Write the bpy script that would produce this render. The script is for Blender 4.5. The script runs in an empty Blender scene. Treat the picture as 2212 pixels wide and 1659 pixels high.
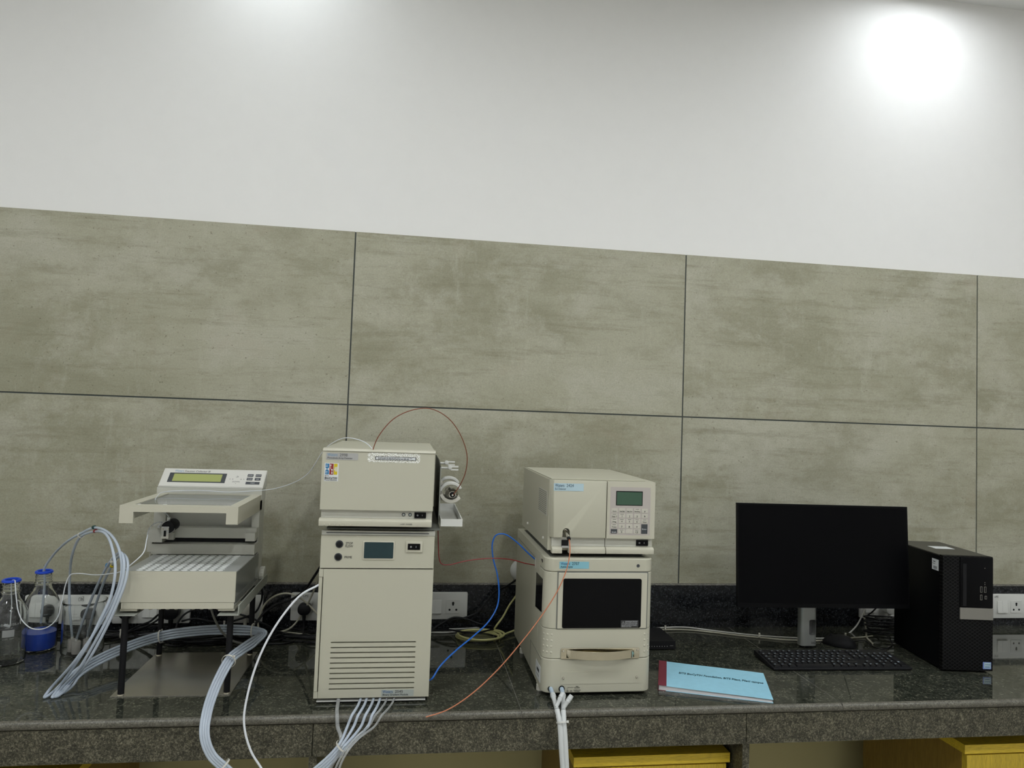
import bpy, bmesh, math, random
from mathutils import Vector, Matrix

ZC = 0.85                      # height of the worktop above the floor
IW, IH, FPX = 2212.0, 1659.0, 1534.0
C = bpy.context.scene.collection
SC = bpy.context.scene
R2 = math.radians

# ------------------------------------------------------------------ camera, world, exposure
CAM = Vector((-0.982877, -2.491408, 0.729247))
YAW, PITCH, ROLL = 0.1390296, 0.0476413, 0.0352412


def cam_axes():
    f = Vector((math.sin(YAW) * math.cos(PITCH), math.cos(YAW) * math.cos(PITCH), math.sin(PITCH)))
    r = Vector((math.cos(YAW), -math.sin(YAW), 0))
    u = r.cross(f)
    cr, sr = math.cos(ROLL), math.sin(ROLL)
    return cr * r + sr * u, -sr * r + cr * u, f


RGT, UPV, FWD = cam_axes()
cd = bpy.data.cameras.new('camera')
cd.sensor_fit = 'HORIZONTAL'
cd.sensor_width = 36.0
cd.lens = FPX / IW * 36.0
cd.clip_start = 0.01
cam = bpy.data.objects.new('camera', cd)
C.objects.link(cam)
m = Matrix((RGT, UPV, -FWD)).transposed().to_4x4()
m.translation = CAM + Vector((0, 0, ZC))
cam.matrix_world = m
SC.camera = cam

w = bpy.data.worlds.new('world')
SC.world = w
w.use_nodes = True
w.node_tree.nodes['Background'].inputs[0].default_value = (0.9, 0.95, 1, 1)
w.node_tree.nodes['Background'].inputs[1].default_value = 0.05
vs = SC.view_settings
vs.view_transform = 'Standard'
vs.look = 'None'
vs.gamma = 1
vs.use_curve_mapping = False
vs.exposure = 0.40
SC.cycles.caustics_reflective = False
LAMP_POWER = 175.0              # emission strength of each round ceiling lamp
CEIL = 2.455                   # ceiling above the worktop


# ------------------------------------------------------------------ pixel -> point helpers (with a real depth)
def W(u, v, y):
    d = FWD + RGT * ((u - IW / 2) / FPX) - UPV * ((v - IH / 2) / FPX)
    return CAM + d * ((y - CAM.y) / d.y)


def G(u, v, z):
    d = FWD + RGT * ((u - IW / 2) / FPX) - UPV * ((v - IH / 2) / FPX)
    return CAM + d * ((z - CAM.z) / d.z)


# ------------------------------------------------------------------ materials
MATS = {}


def nodes(name):
    mt = bpy.data.materials.new(name)
    mt.use_nodes = True
    nt = mt.node_tree
    b = nt.nodes['Principled BSDF']
    return mt, nt, b


def sset(b, **kw):
    for k, v in kw.items():
        b.inputs[k.replace('_', ' ')].default_value = v


def mat(name, col, rough=0.5, metal=0.0, spec=0.5, bump=0.0, bscale=400.0, var=0.0, trans=0.0, ior=1.45, coat=0.0, emit=None, es=0.0, alpha=1.0, sss=0.0):
    if name in MATS:
        return MATS[name]
    mt, nt, b = nodes(name)
    sset(b, Base_Color=(*col, 1), Roughness=rough, Metallic=metal, Specular_IOR_Level=spec, Transmission_Weight=trans, IOR=ior, Coat_Weight=coat, Alpha=alpha)
    if sss:
        sset(b, Subsurface_Weight=sss, Subsurface_Scale=0.01)
    if emit:
        sset(b, Emission_Color=(*emit, 1), Emission_Strength=es)
    if bump or var:
        tc = nt.nodes.new('ShaderNodeTexCoord')
        nz = nt.nodes.new('ShaderNodeTexNoise')
        nz.inputs['Scale'].default_value = bscale
        nz.inputs['Detail'].default_value = 3
        nt.links.new(tc.outputs['Object'], nz.inputs['Vector'])
        if bump:
            bp = nt.nodes.new('ShaderNodeBump')
            bp.inputs['Strength'].default_value = bump
            bp.inputs['Distance'].default_value = 0.001
            nt.links.new(nz.outputs['Fac'], bp.inputs['Height'])
            nt.links.new(bp.outputs['Normal'], b.inputs['Normal'])
        if var:
            rp = nt.nodes.new('ShaderNodeMapRange')
            rp.inputs[1].default_value = 0.3
            rp.inputs[2].default_value = 0.7
            rp.inputs[3].default_value = 1 - var
            rp.inputs[4].default_value = 1 + var
            nt.links.new(nz.outputs['Fac'], rp.inputs[0])
            mx = nt.nodes.new('ShaderNodeMix')
            mx.data_type = 'RGBA'
            mx.blend_type = 'MULTIPLY'
            mx.inputs[0].default_value = 1
            mx.inputs[6].default_value = (*col, 1)
            nt.links.new(rp.outputs[0], mx.inputs[7])
            nt.links.new(mx.outputs[2], b.inputs['Base Color'])
    MATS[name] = mt
    return mt


def mapping(nt, scale, src='Position', rnd=0.0):
    if src == 'Position':
        g = nt.nodes.new('ShaderNodeNewGeometry')
        out = g.outputs['Position']
    else:
        g = nt.nodes.new('ShaderNodeTexCoord')
        out = g.outputs['Object']
    mp = nt.nodes.new('ShaderNodeMapping')
    mp.inputs['Scale'].default_value = scale
    nt.links.new(out, mp.inputs['Vector'])
    if rnd:
        oi = nt.nodes.new('ShaderNodeObjectInfo')
        mu = nt.nodes.new('ShaderNodeMath')
        mu.operation = 'MULTIPLY'
        mu.inputs[1].default_value = rnd
        nt.links.new(oi.outputs['Random'], mu.inputs[0])
        nt.links.new(mu.outputs[0], mp.inputs['Location'])
    return mp.outputs[0]


def noise(nt, vec, scale, detail=4, rough=0.55, dist=0.0):
    n = nt.nodes.new('ShaderNodeTexNoise')
    n.inputs['Scale'].default_value = scale
    n.inputs['Detail'].default_value = detail
    n.inputs['Roughness'].default_value = rough
    n.inputs['Distortion'].default_value = dist
    nt.links.new(vec, n.inputs['Vector'])
    return n.outputs['Fac']


def ramp(nt, fac, stops):
    r = nt.nodes.new('ShaderNodeValToRGB')
    e = r.color_ramp.elements
    while len(e) < len(stops):
        e.new(0.5)
    for i, (p, c) in enumerate(stops):
        e[i].position = p
        e[i].color = (*c, 1) if len(c) == 3 else c
    nt.links.new(fac, r.inputs[0])
    return r.outputs[0]


def mixc(nt, fac, a, b, mode='MIX'):
    mx = nt.nodes.new('ShaderNodeMix')
    mx.data_type = 'RGBA'
    mx.blend_type = mode
    for sock, val in ((0, fac), (6, a), (7, b)):
        if isinstance(val, (int, float)):
            mx.inputs[sock].default_value = val
        elif isinstance(val, tuple):
            mx.inputs[sock].default_value = (*val, 1)
        else:
            nt.links.new(val, mx.inputs[sock])
    return mx.outputs[2]


def g3(v):
    return (v, v, v)


def make_tile_material():
    mt, nt, b = nodes('cement_tile')
    v = mapping(nt, (1, 1, 1), rnd=40)
    vh = mapping(nt, (0.6, 1, 1.25), rnd=40)
    vl = mapping(nt, (0.22, 1, 2.6), rnd=17)
    vv = mapping(nt, (2.6, 1, 0.5), rnd=23)
    big = noise(nt, vh, 2.0, 3, 0.5)
    base = ramp(nt, big, [(0.32, (0.315, 0.305, 0.217)), (0.5, (0.375, 0.362, 0.270)), (0.68, (0.425, 0.412, 0.322))])
    st = noise(nt, vh, 3.4, 12, 0.74, 0.15)
    base = mixc(nt, ramp(nt, st, [(0.45, g3(0)), (0.60, g3(0.60))]), base, (0.245, 0.232, 0.155))
    lt = noise(nt, mapping(nt, (0.8, 1, 1.1), rnd=71), 4.2, 12, 0.76, 0.1)
    base = mixc(nt, ramp(nt, lt, [(0.49, g3(0)), (0.63, g3(0.62))]), base, (0.46, 0.445, 0.360))
    hs = noise(nt, vl, 11, 12, 0.78)
    base = mixc(nt, ramp(nt, hs, [(0.52, g3(0)), (0.68, g3(0.55))]), base, (0.205, 0.19, 0.121))
    vs_ = noise(nt, vv, 7, 11, 0.8, 0.2)
    base = mixc(nt, ramp(nt, vs_, [(0.55, g3(0)), (0.70, g3(0.50))]), base, (0.48, 0.465, 0.374))
    gr = noise(nt, v, 210, 4, 0.7)
    base = mixc(nt, 0.55, base, ramp(nt, gr, [(0.3, g3(0.74)), (0.5, g3(0.97)), (0.7, g3(1.18))]), 'MULTIPLY')
    sp = noise(nt, v, 120, 2, 0.5)
    base = mixc(nt, ramp(nt, sp, [(0.68, g3(0)), (0.75, g3(0.6))]), base, (0.14, 0.13, 0.084))
    sp2 = noise(nt, v, 75, 3, 0.6)
    base = mixc(nt, ramp(nt, sp2, [(0.69, g3(0)), (0.77, g3(0.5))]), base, (0.50, 0.49, 0.402))
    wm = noise(nt, v, 3.5, 8, 0.7)
    base = mixc(nt, ramp(nt, wm, [(0.58, g3(0)), (0.75, g3(0.30))]), base, (0.315, 0.25, 0.173))
    nt.links.new(base, b.inputs['Base Color'])
    bp = nt.nodes.new('ShaderNodeBump')
    bp.inputs['Strength'].default_value = 0.15
    bp.inputs['Distance'].default_value = 0.001
    nt.links.new(gr, bp.inputs['Height'])
    nt.links.new(bp.outputs['Normal'], b.inputs['Normal'])
    sset(b, Roughness=0.62, Specular_IOR_Level=0.3)
    MATS['tile'] = mt


def make_granite(name, lo, mi, hi, rough, spec=0.5, scale=1.0, bump=0.0, fleck=0.65):
    mt, nt, b = nodes(name)
    v = mapping(nt, (1, 1, 1))
    n1 = noise(nt, v, 130 * scale, 7, 0.78, 0.2)
    n2 = noise(nt, v, 30 * scale, 5, 0.65, 0.5)
    vo = nt.nodes.new('ShaderNodeTexVoronoi')
    vo.inputs['Scale'].default_value = 300 * scale
    nt.links.new(v, vo.inputs['Vector'])
    sep = nt.nodes.new('ShaderNodeSeparateColor')
    nt.links.new(vo.outputs['Color'], sep.inputs[0])
    base = ramp(nt, n1, [(0.34, lo), (0.50, mi), (0.66, hi)])
    base = mixc(nt, ramp(nt, n2, [(0.40, g3(0.55)), (0.56, g3(0.0))]), base, lo)
    base = mixc(nt, 1.0, base, ramp(nt, sep.outputs[0], [(0.0, g3(0.45)), (0.55, g3(0.80)), (0.82, g3(1.0)), (1.0, g3(1.0))]), 'MULTIPLY')
    base = mixc(nt, ramp(nt, sep.outputs[1], [(0.84, g3(0)), (0.97, g3(fleck))]), base, tuple(min(1, c * 1.35) for c in hi))
    nt.links.new(base, b.inputs['Base Color'])
    sset(b, Roughness=rough, Specular_IOR_Level=spec)
    if bump:
        bp = nt.nodes.new('ShaderNodeBump')
        bp.inputs['Strength'].default_value = bump
        bp.inputs['Distance'].default_value = 0.001
        nt.links.new(n1, bp.inputs['Height'])
        nt.links.new(bp.outputs['Normal'], b.inputs['Normal'])
    MATS[name] = mt


def make_wood(name, axis_scale, dark, light):
    mt, nt, b = nodes(name)
    v = mapping(nt, axis_scale)
    n1 = noise(nt, v, 30, 5, 0.65, 0.6)
    n2 = noise(nt, v, 7, 3, 0.5, 0.3)
    base = ramp(nt, n1, [(0.33, dark), (0.5, light), (0.7, tuple(min(1, c * 1.15) for c in light))])
    base = mixc(nt, 0.5, base, ramp(nt, n2, [(0.3, g3(0.75)), (0.7, g3(1.15))]), 'MULTIPLY')
    nt.links.new(base, b.inputs['Base Color'])
    sset(b, Roughness=0.45)
    MATS[name] = mt


def make_lattice():
    mt, nt, b = nodes('lattice_black')
    tc = nt.nodes.new('ShaderNodeTexCoord')
    outs = []
    for ang in (35, -35):
        mp = nt.nodes.new('ShaderNodeMapping')
        mp.inputs['Rotation'].default_value = (0, R2(ang), 0)
        nt.links.new(tc.outputs['Object'], mp.inputs['Vector'])
        wv = nt.nodes.new('ShaderNodeTexWave')
        wv.bands_direction = 'Z'
        wv.inputs['Scale'].default_value = 36
        nt.links.new(mp.outputs[0], wv.inputs['Vector'])
        outs.append(wv.outputs['Fac'])
    mn = nt.nodes.new('ShaderNodeMath')
    mn.operation = 'MAXIMUM'
    nt.links.new(outs[0], mn.inputs[0])
    nt.links.new(outs[1], mn.inputs[1])
    col = ramp(nt, mn.outputs[0], [(0.80, g3(0.0025)), (0.93, g3(0.013))])
    nt.links.new(col, b.inputs['Base Color'])
    bp = nt.nodes.new('ShaderNodeBump')
    bp.inputs['Strength'].default_value = 0.4
    bp.inputs['Distance'].default_value = 0.001
    nt.links.new(mn.outputs[0], bp.inputs['Height'])
    nt.links.new(bp.outputs['Normal'], b.inputs['Normal'])
    sset(b, Roughness=0.5, Specular_IOR_Level=0.1)
    MATS['lattice'] = mt


def make_glare():  # white flecks on beige, glare sparkle put into the colour
    mt, nt, b = nodes('glare_speckle')
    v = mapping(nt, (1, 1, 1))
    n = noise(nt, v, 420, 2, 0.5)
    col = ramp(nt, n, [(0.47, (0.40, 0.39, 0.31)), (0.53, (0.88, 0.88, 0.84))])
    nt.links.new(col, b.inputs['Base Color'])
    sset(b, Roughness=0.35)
    MATS['glare'] = mt


make_tile_material()
make_granite('granite_top', (0.010, 0.013, 0.011), (0.046, 0.050, 0.037), (0.175, 0.17, 0.122), 0.05, 0.5, 1.0, 0.0, 0.22)
make_granite('granite_splash', (0.006, 0.007, 0.008), (0.012, 0.013, 0.015), (0.05, 0.054, 0.058), 0.12, 0.4, 1.0)
make_granite('granite_apron', (0.022, 0.021, 0.013), (0.085, 0.079, 0.052), (0.26, 0.24, 0.17), 0.45, 0.3, 1.45, 0.15, 0.28)
make_granite('granite_nose', (0.085, 0.080, 0.060), (0.15, 0.14, 0.11), (0.21, 0.20, 0.165), 0.35, 0.4, 1.6, 0.0, 0.2)
make_granite('granite_ledge', (0.10, 0.095, 0.08), (0.20, 0.19, 0.165), (0.30, 0.29, 0.25), 0.6, 0.3, 0.6)
make_wood('wood_h', (1.2, 10, 22), (0.46, 0.30, 0.02), (0.72, 0.51, 0.035))
make_wood('wood_v', (22, 10, 1.2), (0.40, 0.26, 0.02), (0.62, 0.44, 0.035))
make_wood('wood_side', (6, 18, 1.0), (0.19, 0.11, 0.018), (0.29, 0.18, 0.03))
make_lattice()
make_glare()

BEIGE = mat('beige_enamel', (0.47, 0.455, 0.36), 0.42, bump=0.12, bscale=900)
BEIGE2 = mat('warm_beige_plastic', (0.50, 0.48, 0.385), 0.42, bump=0.10, bscale=900)
GREYB = mat('grey_beige_plastic', (0.49, 0.485, 0.425), 0.45, bump=0.08, bscale=900)
CONSOLE = mat('console_white', (0.60, 0.59, 0.54), 0.4)
DGREY = mat('grey_enamel', (0.16, 0.165, 0.145), 0.5)
STEELP = mat('bracket_paint', (0.30, 0.31, 0.27), 0.4)
INNER = mat('dark_bracket', (0.022, 0.026, 0.024), 0.45)
STEEL = mat('brushed_steel', (0.58, 0.55, 0.47), 0.24, metal=0.85, bump=0.05, bscale=300)
CHROME = mat('polished_steel', (0.62, 0.60, 0.54), 0.16, metal=1.0)
HANDLE = mat('satin_handle', (0.62, 0.57, 0.44), 0.13, metal=1.0)
BLACKM = mat('black_matt', (0.009, 0.009, 0.010), 0.5, spec=0.2)
BLACKR = mat('black_rubber', (0.006, 0.006, 0.007), 0.36, spec=0.3)
BLACKG = mat('black_gloss', (0.004, 0.004, 0.0045), 0.10, spec=0.12)
BLACKS = mat('black_screen', (0.0025, 0.0025, 0.003), 0.35, spec=0.06)
DARKTXT = mat('print_black', (0.02, 0.02, 0.022), 0.5)
GREYTXT = mat('print_grey', (0.10, 0.10, 0.095), 0.5)
BLUETXT = mat('print_blue', (0.02, 0.10, 0.24), 0.5)
LBLUETXT = mat('print_pale_blue', (0.16, 0.30, 0.44), 0.5)
WHITETXT = mat('print_white', (0.62, 0.63, 0.64), 0.5)
WHITEP = mat('white_plastic', (0.62, 0.62, 0.58), 0.32)
WHITEC = mat('ivory_plastic', (0.58, 0.56, 0.49), 0.4)
IVORY = mat('ivory_cable', (0.42, 0.40, 0.31), 0.4)
WCABLE = mat('white_cable', (0.52, 0.51, 0.47), 0.4)
YCABLE = mat('yellow_cable', (0.55, 0.53, 0.24), 0.4)
PTFE = mat('translucent_tube', (0.74, 0.82, 0.92), 0.18, trans=0.5, ior=1.33)
PTFEC = mat('clear_tube', (0.80, 0.82, 0.82), 0.12, trans=0.75, ior=1.36)
WTUBE = mat('white_tube', (0.66, 0.68, 0.71), 0.35)
SILI = mat('milky_silicone', (0.66, 0.68, 0.67), 0.35, trans=0.15, ior=1.4)
BLUET = mat('blue_tube', (0.01, 0.12, 0.50), 0.35)
REDT = mat('red_tube', (0.22, 0.018, 0.018), 0.35)
BROWNT = mat('brown_tube', (0.20, 0.055, 0.022), 0.35)
COPPT = mat('orange_tube', (0.50, 0.17, 0.08), 0.35)
GREYT = mat('grey_tube', (0.16, 0.16, 0.14), 0.4)
GLASS = mat('clear_glass', (0.97, 0.985, 0.98), 0.0, trans=1.0, ior=1.47)
SMOKE = mat('smoked_pane', (0.62, 0.64, 0.62), 0.06, trans=0.85, ior=1.12)
LIQ = mat('blue_liquid', (0.05, 0.15, 0.90), 0.05, trans=0.3, ior=1.33)
CAPB = mat('blue_ring', (0.012, 0.06, 0.52), 0.3)
LCDY = mat('lcd_yellow_green', (0.30, 0.33, 0.115), 0.25, emit=(0.33, 0.37, 0.13), es=0.08)
LCDB = mat('lcd_teal', (0.012, 0.035, 0.040), 0.18)
LCDG = mat('lcd_green', (0.045, 0.095, 0.060), 0.3)
LABELB = mat('label_blue', (0.22, 0.46, 0.54), 0.3)
LABELS = mat('label_pale_blue', (0.42, 0.55, 0.60), 0.25)
LABELG = mat('label_silver', (0.38, 0.375, 0.36), 0.3)
LABELP = mat('label_grey_green', (0.36, 0.39, 0.36), 0.3)
KEYP = mat('keypad_film', (0.43, 0.39, 0.36), 0.45)
KEYC = mat('keypad_key', (0.50, 0.48, 0.41), 0.45)
KEYD = mat('keypad_dark', (0.05, 0.055, 0.06), 0.4)
PAPER = mat('paper', (0.68, 0.66, 0.66), 0.7)
COVER = mat('cover_blue', (0.30, 0.58, 0.72), 0.5, var=0.03, bscale=60)
SPINE = mat('spine_red', (0.16, 0.02, 0.035), 0.6)
STICKW = mat('sticker_white', (0.66, 0.68, 0.68), 0.45)
STICKB = mat('sticker_blue', (0.02, 0.17, 0.36), 0.45)
STICKR = mat('sticker_red', (0.25, 0.025, 0.025), 0.45)
STICKY = mat('sticker_yellow', (0.60, 0.46, 0.01), 0.45)
GROUT = mat('grout', (0.07, 0.08, 0.075), 0.8)
WALLP = mat('white_wall_paint', (0.80, 0.79, 0.765), 0.75, bump=0.06, bscale=25, var=0.006)
WALLB = mat('cream_wall_paint', (0.66, 0.59, 0.30), 0.75)
CEILP = mat('ceiling_paint', (0.85, 0.85, 0.83), 0.8)
FLOORM = mat('floor_tile', (0.45, 0.43, 0.38), 0.25, var=0.1, bscale=4)
TOWER = mat('tower_black', (0.003, 0.003, 0.0035), 0.42, spec=0.10)
TOWERT = mat('tower_top', (0.045, 0.042, 0.034), 0.42)
TOWERB = mat('tower_bar', (0.20, 0.19, 0.165), 0.35)
SILVER = mat('stand_silver', (0.34, 0.35, 0.33), 0.35, metal=0.6)
KEYB = mat('key_black', (0.010, 0.010, 0.011), 0.42, spec=0.25)
LAMPW = mat('wall_lamp_diffuser', (0.9, 0.9, 0.9), 0.5, emit=(0.90, 0.95, 1.0), es=LAMP_POWER * 0.40)
LAMPL = mat('wall_lamp_dim', (0.9, 0.9, 0.9), 0.5, emit=(0.88, 0.95, 1.0), es=LAMP_POWER * 0.20)
LAMPF = mat('fill_lamp_diffuser', (0.9, 0.9, 0.9), 0.5, emit=(0.93, 0.97, 1.0), es=LAMP_POWER)


# ------------------------------------------------------------------ mesh helpers (all in worktop coordinates)
def B():
    return bmesh.new()


def _bevel(bm, vs_, off, seg):
    es = set()
    for v in vs_:
        for e in v.link_edges:
            if len(e.link_faces) == 2 and e.calc_face_angle(0) > 0.4:
                es.add(e)
    if off > 0 and es:
        bmesh.ops.bevel(bm, geom=list(es), offset=off, segments=seg, affect='EDGES', profile=0.5, clamp_overlap=True)


def box(bm, x0, x1, y0, y1, z0, z1, bev=0.0, seg=2):
    x0, x1 = sorted((x0, x1)); y0, y1 = sorted((y0, y1)); z0, z1 = sorted((z0, z1))
    vs_ = [bm.verts.new((x, y, z)) for x in (x0, x1) for y in (y0, y1) for z in (z0, z1)]
    for f in ((0, 1, 3, 2), (4, 6, 7, 5), (0, 4, 5, 1), (2, 3, 7, 6), (0, 2, 6, 4), (1, 5, 7, 3)):
        bm.faces.new([vs_[i] for i in f])
    _bevel(bm, vs_, bev, seg)
    return bm


def prism(bm, pts, axis, a0, a1, bev=0.0, seg=2):
    def P3(p, a):
        if axis == 'x':
            return (a, p[0], p[1])
        if axis == 'y':
            return (p[0], a, p[1])
        return (p[0], p[1], a)
    A = [bm.verts.new(P3(p, a0)) for p in pts]
    Bv = [bm.verts.new(P3(p, a1)) for p in pts]
    n = len(pts)
    fs = [bm.faces.new(A), bm.faces.new(Bv[::-1])]
    for i in range(n):
        fs.append(bm.faces.new([A[(i + 1) % n], A[i], Bv[i], Bv[(i + 1) % n]]))
    bmesh.ops.recalc_face_normals(bm, faces=fs)
    _bevel(bm, A + Bv, bev, seg)
    return bm


def rrect(x0, x1, z0, z1, r, n=5, corners=(1, 1, 1, 1)):
    pts = []
    for k, (cx, cz, a) in enumerate(((x1 - r, z1 - r, 0), (x0 + r, z1 - r, 90), (x0 + r, z0 + r, 180), (x1 - r, z0 + r, 270))):
        if corners[k]:
            for i in range(n + 1):
                t = R2(a + 90 * i / n)
                pts.append((cx + r * math.cos(t), cz + r * math.sin(t)))
        else:
            pts.append(((x1, z1), (x0, z1), (x0, z0), (x1, z0))[k])
    return pts


def cyl(bm, p0, p1, r0, r1=None, n=20, bev=0.0):
    p0, p1 = Vector(p0), Vector(p1)
    r1 = r0 if r1 is None else r1
    d = (p1 - p0).normalized()
    a = d.orthogonal().normalized()
    b = d.cross(a)
    A, Bv = [], []
    for i in range(n):
        t = 2 * math.pi * i / n
        o = a * math.cos(t) + b * math.sin(t)
        A.append(bm.verts.new(p0 + o * r0))
        Bv.append(bm.verts.new(p1 + o * r1))
    fs = [bm.faces.new(A[::-1]), bm.faces.new(Bv)]
    for i in range(n):
        fs.append(bm.faces.new([A[i], A[(i + 1) % n], Bv[(i + 1) % n], Bv[i]]))
    bmesh.ops.recalc_face_normals(bm, faces=fs)
    _bevel(bm, A + Bv, bev, 2)
    return bm


def lathe(bm, prof, c, n=32, axis='z'):
    """prof: list of (r, h); closed when it begins and ends at r = 0"""
    rings = []
    for r, h in prof:
        ring = []
        if r < 1e-6:
            p = (0, 0, h) if axis == 'z' else ((0, h, 0) if axis == 'y' else (h, 0, 0))
            ring = [bm.verts.new(Vector(c) + Vector(p))]
        else:
            for i in range(n):
                t = 2 * math.pi * i / n
                p = (r * math.cos(t), r * math.sin(t), h)
                if axis == 'y':
                    p = (p[0], p[2], p[1])
                elif axis == 'x':
                    p = (p[2], p[0], p[1])
                ring.append(bm.verts.new(Vector(c) + Vector(p)))
        rings.append(ring)
    fs = []
    for A, Bv in zip(rings, rings[1:]):
        if len(A) == 1 and len(Bv) == 1:
            continue
        for i in range(n):
            j = (i + 1) % n
            if len(A) == 1:
                fs.append(bm.faces.new([A[0], Bv[i], Bv[j]]))
            elif len(Bv) == 1:
                fs.append(bm.faces.new([A[i], A[j], Bv[0]]))
            else:
                fs.append(bm.faces.new([A[i], A[j], Bv[j], Bv[i]]))
    bmesh.ops.recalc_face_normals(bm, faces=fs)
    return bm


def spline(pts, n=10, closed=False):
    pts = [Vector(p) for p in pts]
    out = []
    L = len(pts)
    rng = range(L) if closed else range(L - 1)
    for i in rng:
        if closed:
            p0, p1, p2, p3 = (pts[(i + k) % L] for k in (-1, 0, 1, 2))
        else:
            p1, p2 = pts[i], pts[i + 1]
            p0 = pts[i - 1] if i else p1 * 2 - p2
            p3 = pts[i + 2] if i + 2 < L else p2 * 2 - p1
        # centripetal parameter
        t0 = 0.0
        t1 = t0 + max((p1 - p0).length, 1e-6) ** 0.5
        t2 = t1 + max((p2 - p1).length, 1e-6) ** 0.5
        t3 = t2 + max((p3 - p2).length, 1e-6) ** 0.5
        for k in range(n):
            t = t1 + (t2 - t1) * k / n
            a1 = (t1 - t) / (t1 - t0) * p0 + (t - t0) / (t1 - t0) * p1
            a2 = (t2 - t) / (t2 - t1) * p1 + (t - t1) / (t2 - t1) * p2
            a3 = (t3 - t) / (t3 - t2) * p2 + (t - t2) / (t3 - t2) * p3
            b1 = (t2 - t) / (t2 - t0) * a1 + (t - t0) / (t2 - t0) * a2
            b2 = (t3 - t) / (t3 - t1) * a2 + (t - t1) / (t3 - t1) * a3
            out.append((t2 - t) / (t2 - t1) * b1 + (t - t1) / (t2 - t1) * b2)
    if not closed:
        out.append(pts[-1])
    return out


def tube(bm, pts, r, n=10, step=8, closed=False, smooth=True):
    P = spline(pts, step, closed) if smooth else [Vector(p) for p in pts]
    L = len(P)
    rings = []
    nrm = None
    for i in range(L):
        if closed:
            t = (P[(i + 1) % L] - P[i - 1]).normalized()
        else:
            t = (P[min(i + 1, L - 1)] - P[max(i - 1, 0)]).normalized()
        if nrm is None:
            nrm = t.orthogonal().normalized()
        else:
            nrm = (nrm - t * nrm.dot(t)).normalized()
        b = t.cross(nrm)
        rings.append([bm.verts.new(P[i] + (nrm * math.cos(2 * math.pi * k / n) + b * math.sin(2 * math.pi * k / n)) * r) for k in range(n)])
    fs = []
    for i in range(L if closed else L - 1):
        A, Bv = rings[i], rings[(i + 1) % L]
        for k in range(n):
            fs.append(bm.faces.new([A[k], A[(k + 1) % n], Bv[(k + 1) % n], Bv[k]]))
    if not closed:
        fs.append(bm.faces.new(rings[0][::-1]))
        fs.append(bm.faces.new(rings[-1]))
    bmesh.ops.recalc_face_normals(bm, faces=fs)
    return bm


# ------------------------------------------------------------------ object helpers
ORG = {}


def props(o, label=None, cat=None, group=None, kind=None):
    if label:
        o['label'] = label
    if cat:
        o['category'] = cat
    if group:
        o['group'] = group
    if kind:
        o['kind'] = kind
    return o


def thing(name, label, cat, loc, rot=0.0, group=None, local=False):
    o = bpy.data.objects.new(name, None)
    o.empty_display_size = 0.05
    C.objects.link(o)
    loc = Vector(loc)
    o.location = loc + Vector((0, 0, ZC))
    o.rotation_euler = (0, 0, rot)
    ORG[o.name] = Vector((0, 0, 0)) if local else loc
    return props(o, label, cat, group)


def mesh_of(bm, name, origin, smooth=True, ang=38):
    bmesh.ops.translate(bm, verts=bm.verts, vec=-origin)
    me = bpy.data.meshes.new(name)
    bm.to_mesh(me)
    bm.free()
    if smooth:
        for p in me.polygons:
            p.use_smooth = True
        me.set_sharp_from_angle(angle=R2(ang))
    return me


def part(name, bm, mt, parent, label=None, kind=None, ang=38):
    org = ORG[parent.name]
    me = mesh_of(bm, name, org, ang=ang)
    me.materials.append(mt if not isinstance(mt, str) else MATS[mt])
    o = bpy.data.objects.new(name, me)
    C.objects.link(o)
    o.parent = parent
    ORG[o.name] = org
    return props(o, label, None, None, kind)


def solo(name, bm, mt, label=None, cat=None, group=None, kind=None, ang=38):
    """a thing that is one mesh; origin at the centre of its base"""
    xs = [v.co for v in bm.verts]
    org = Vector(((min(v.x for v in xs) + max(v.x for v in xs)) / 2, (min(v.y for v in xs) + max(v.y for v in xs)) / 2, min(v.z for v in xs)))
    me = mesh_of(bm, name, org, ang=ang)
    me.materials.append(mt if not isinstance(mt, str) else MATS[mt])
    o = bpy.data.objects.new(name, me)
    o.location = org + Vector((0, 0, ZC))
    C.objects.link(o)
    ORG[o.name] = org
    return props(o, label, cat, group, kind)


def cut(o, cutter_bm):
    """carve real openings out of a mesh object"""
    org = ORG[o.name]
    me = mesh_of(cutter_bm, 'cutter', org, smooth=False)
    c = bpy.data.objects.new('cutter', me)
    C.objects.link(c)
    root = o
    while root.parent:
        root = root.parent
    c.parent = root
    md = o.modifiers.new('cut', 'BOOLEAN')
    md.operation = 'DIFFERENCE'
    md.solver = 'EXACT'
    md.object = c
    bpy.context.view_layer.update()
    dg = bpy.context.evaluated_depsgraph_get()
    nm = bpy.data.meshes.new_from_object(o.evaluated_get(dg))
    o.modifiers.clear()
    old = o.data
    o.data = nm
    nm.name = old.name
    bpy.data.meshes.remove(old)
    bpy.data.objects.remove(c)
    nm.set_sharp_from_angle(angle=R2(38))


FRONT = Matrix(((1, 0, 0), (0, 0, -1), (0, 1, 0)))       # text faces -Y


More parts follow.
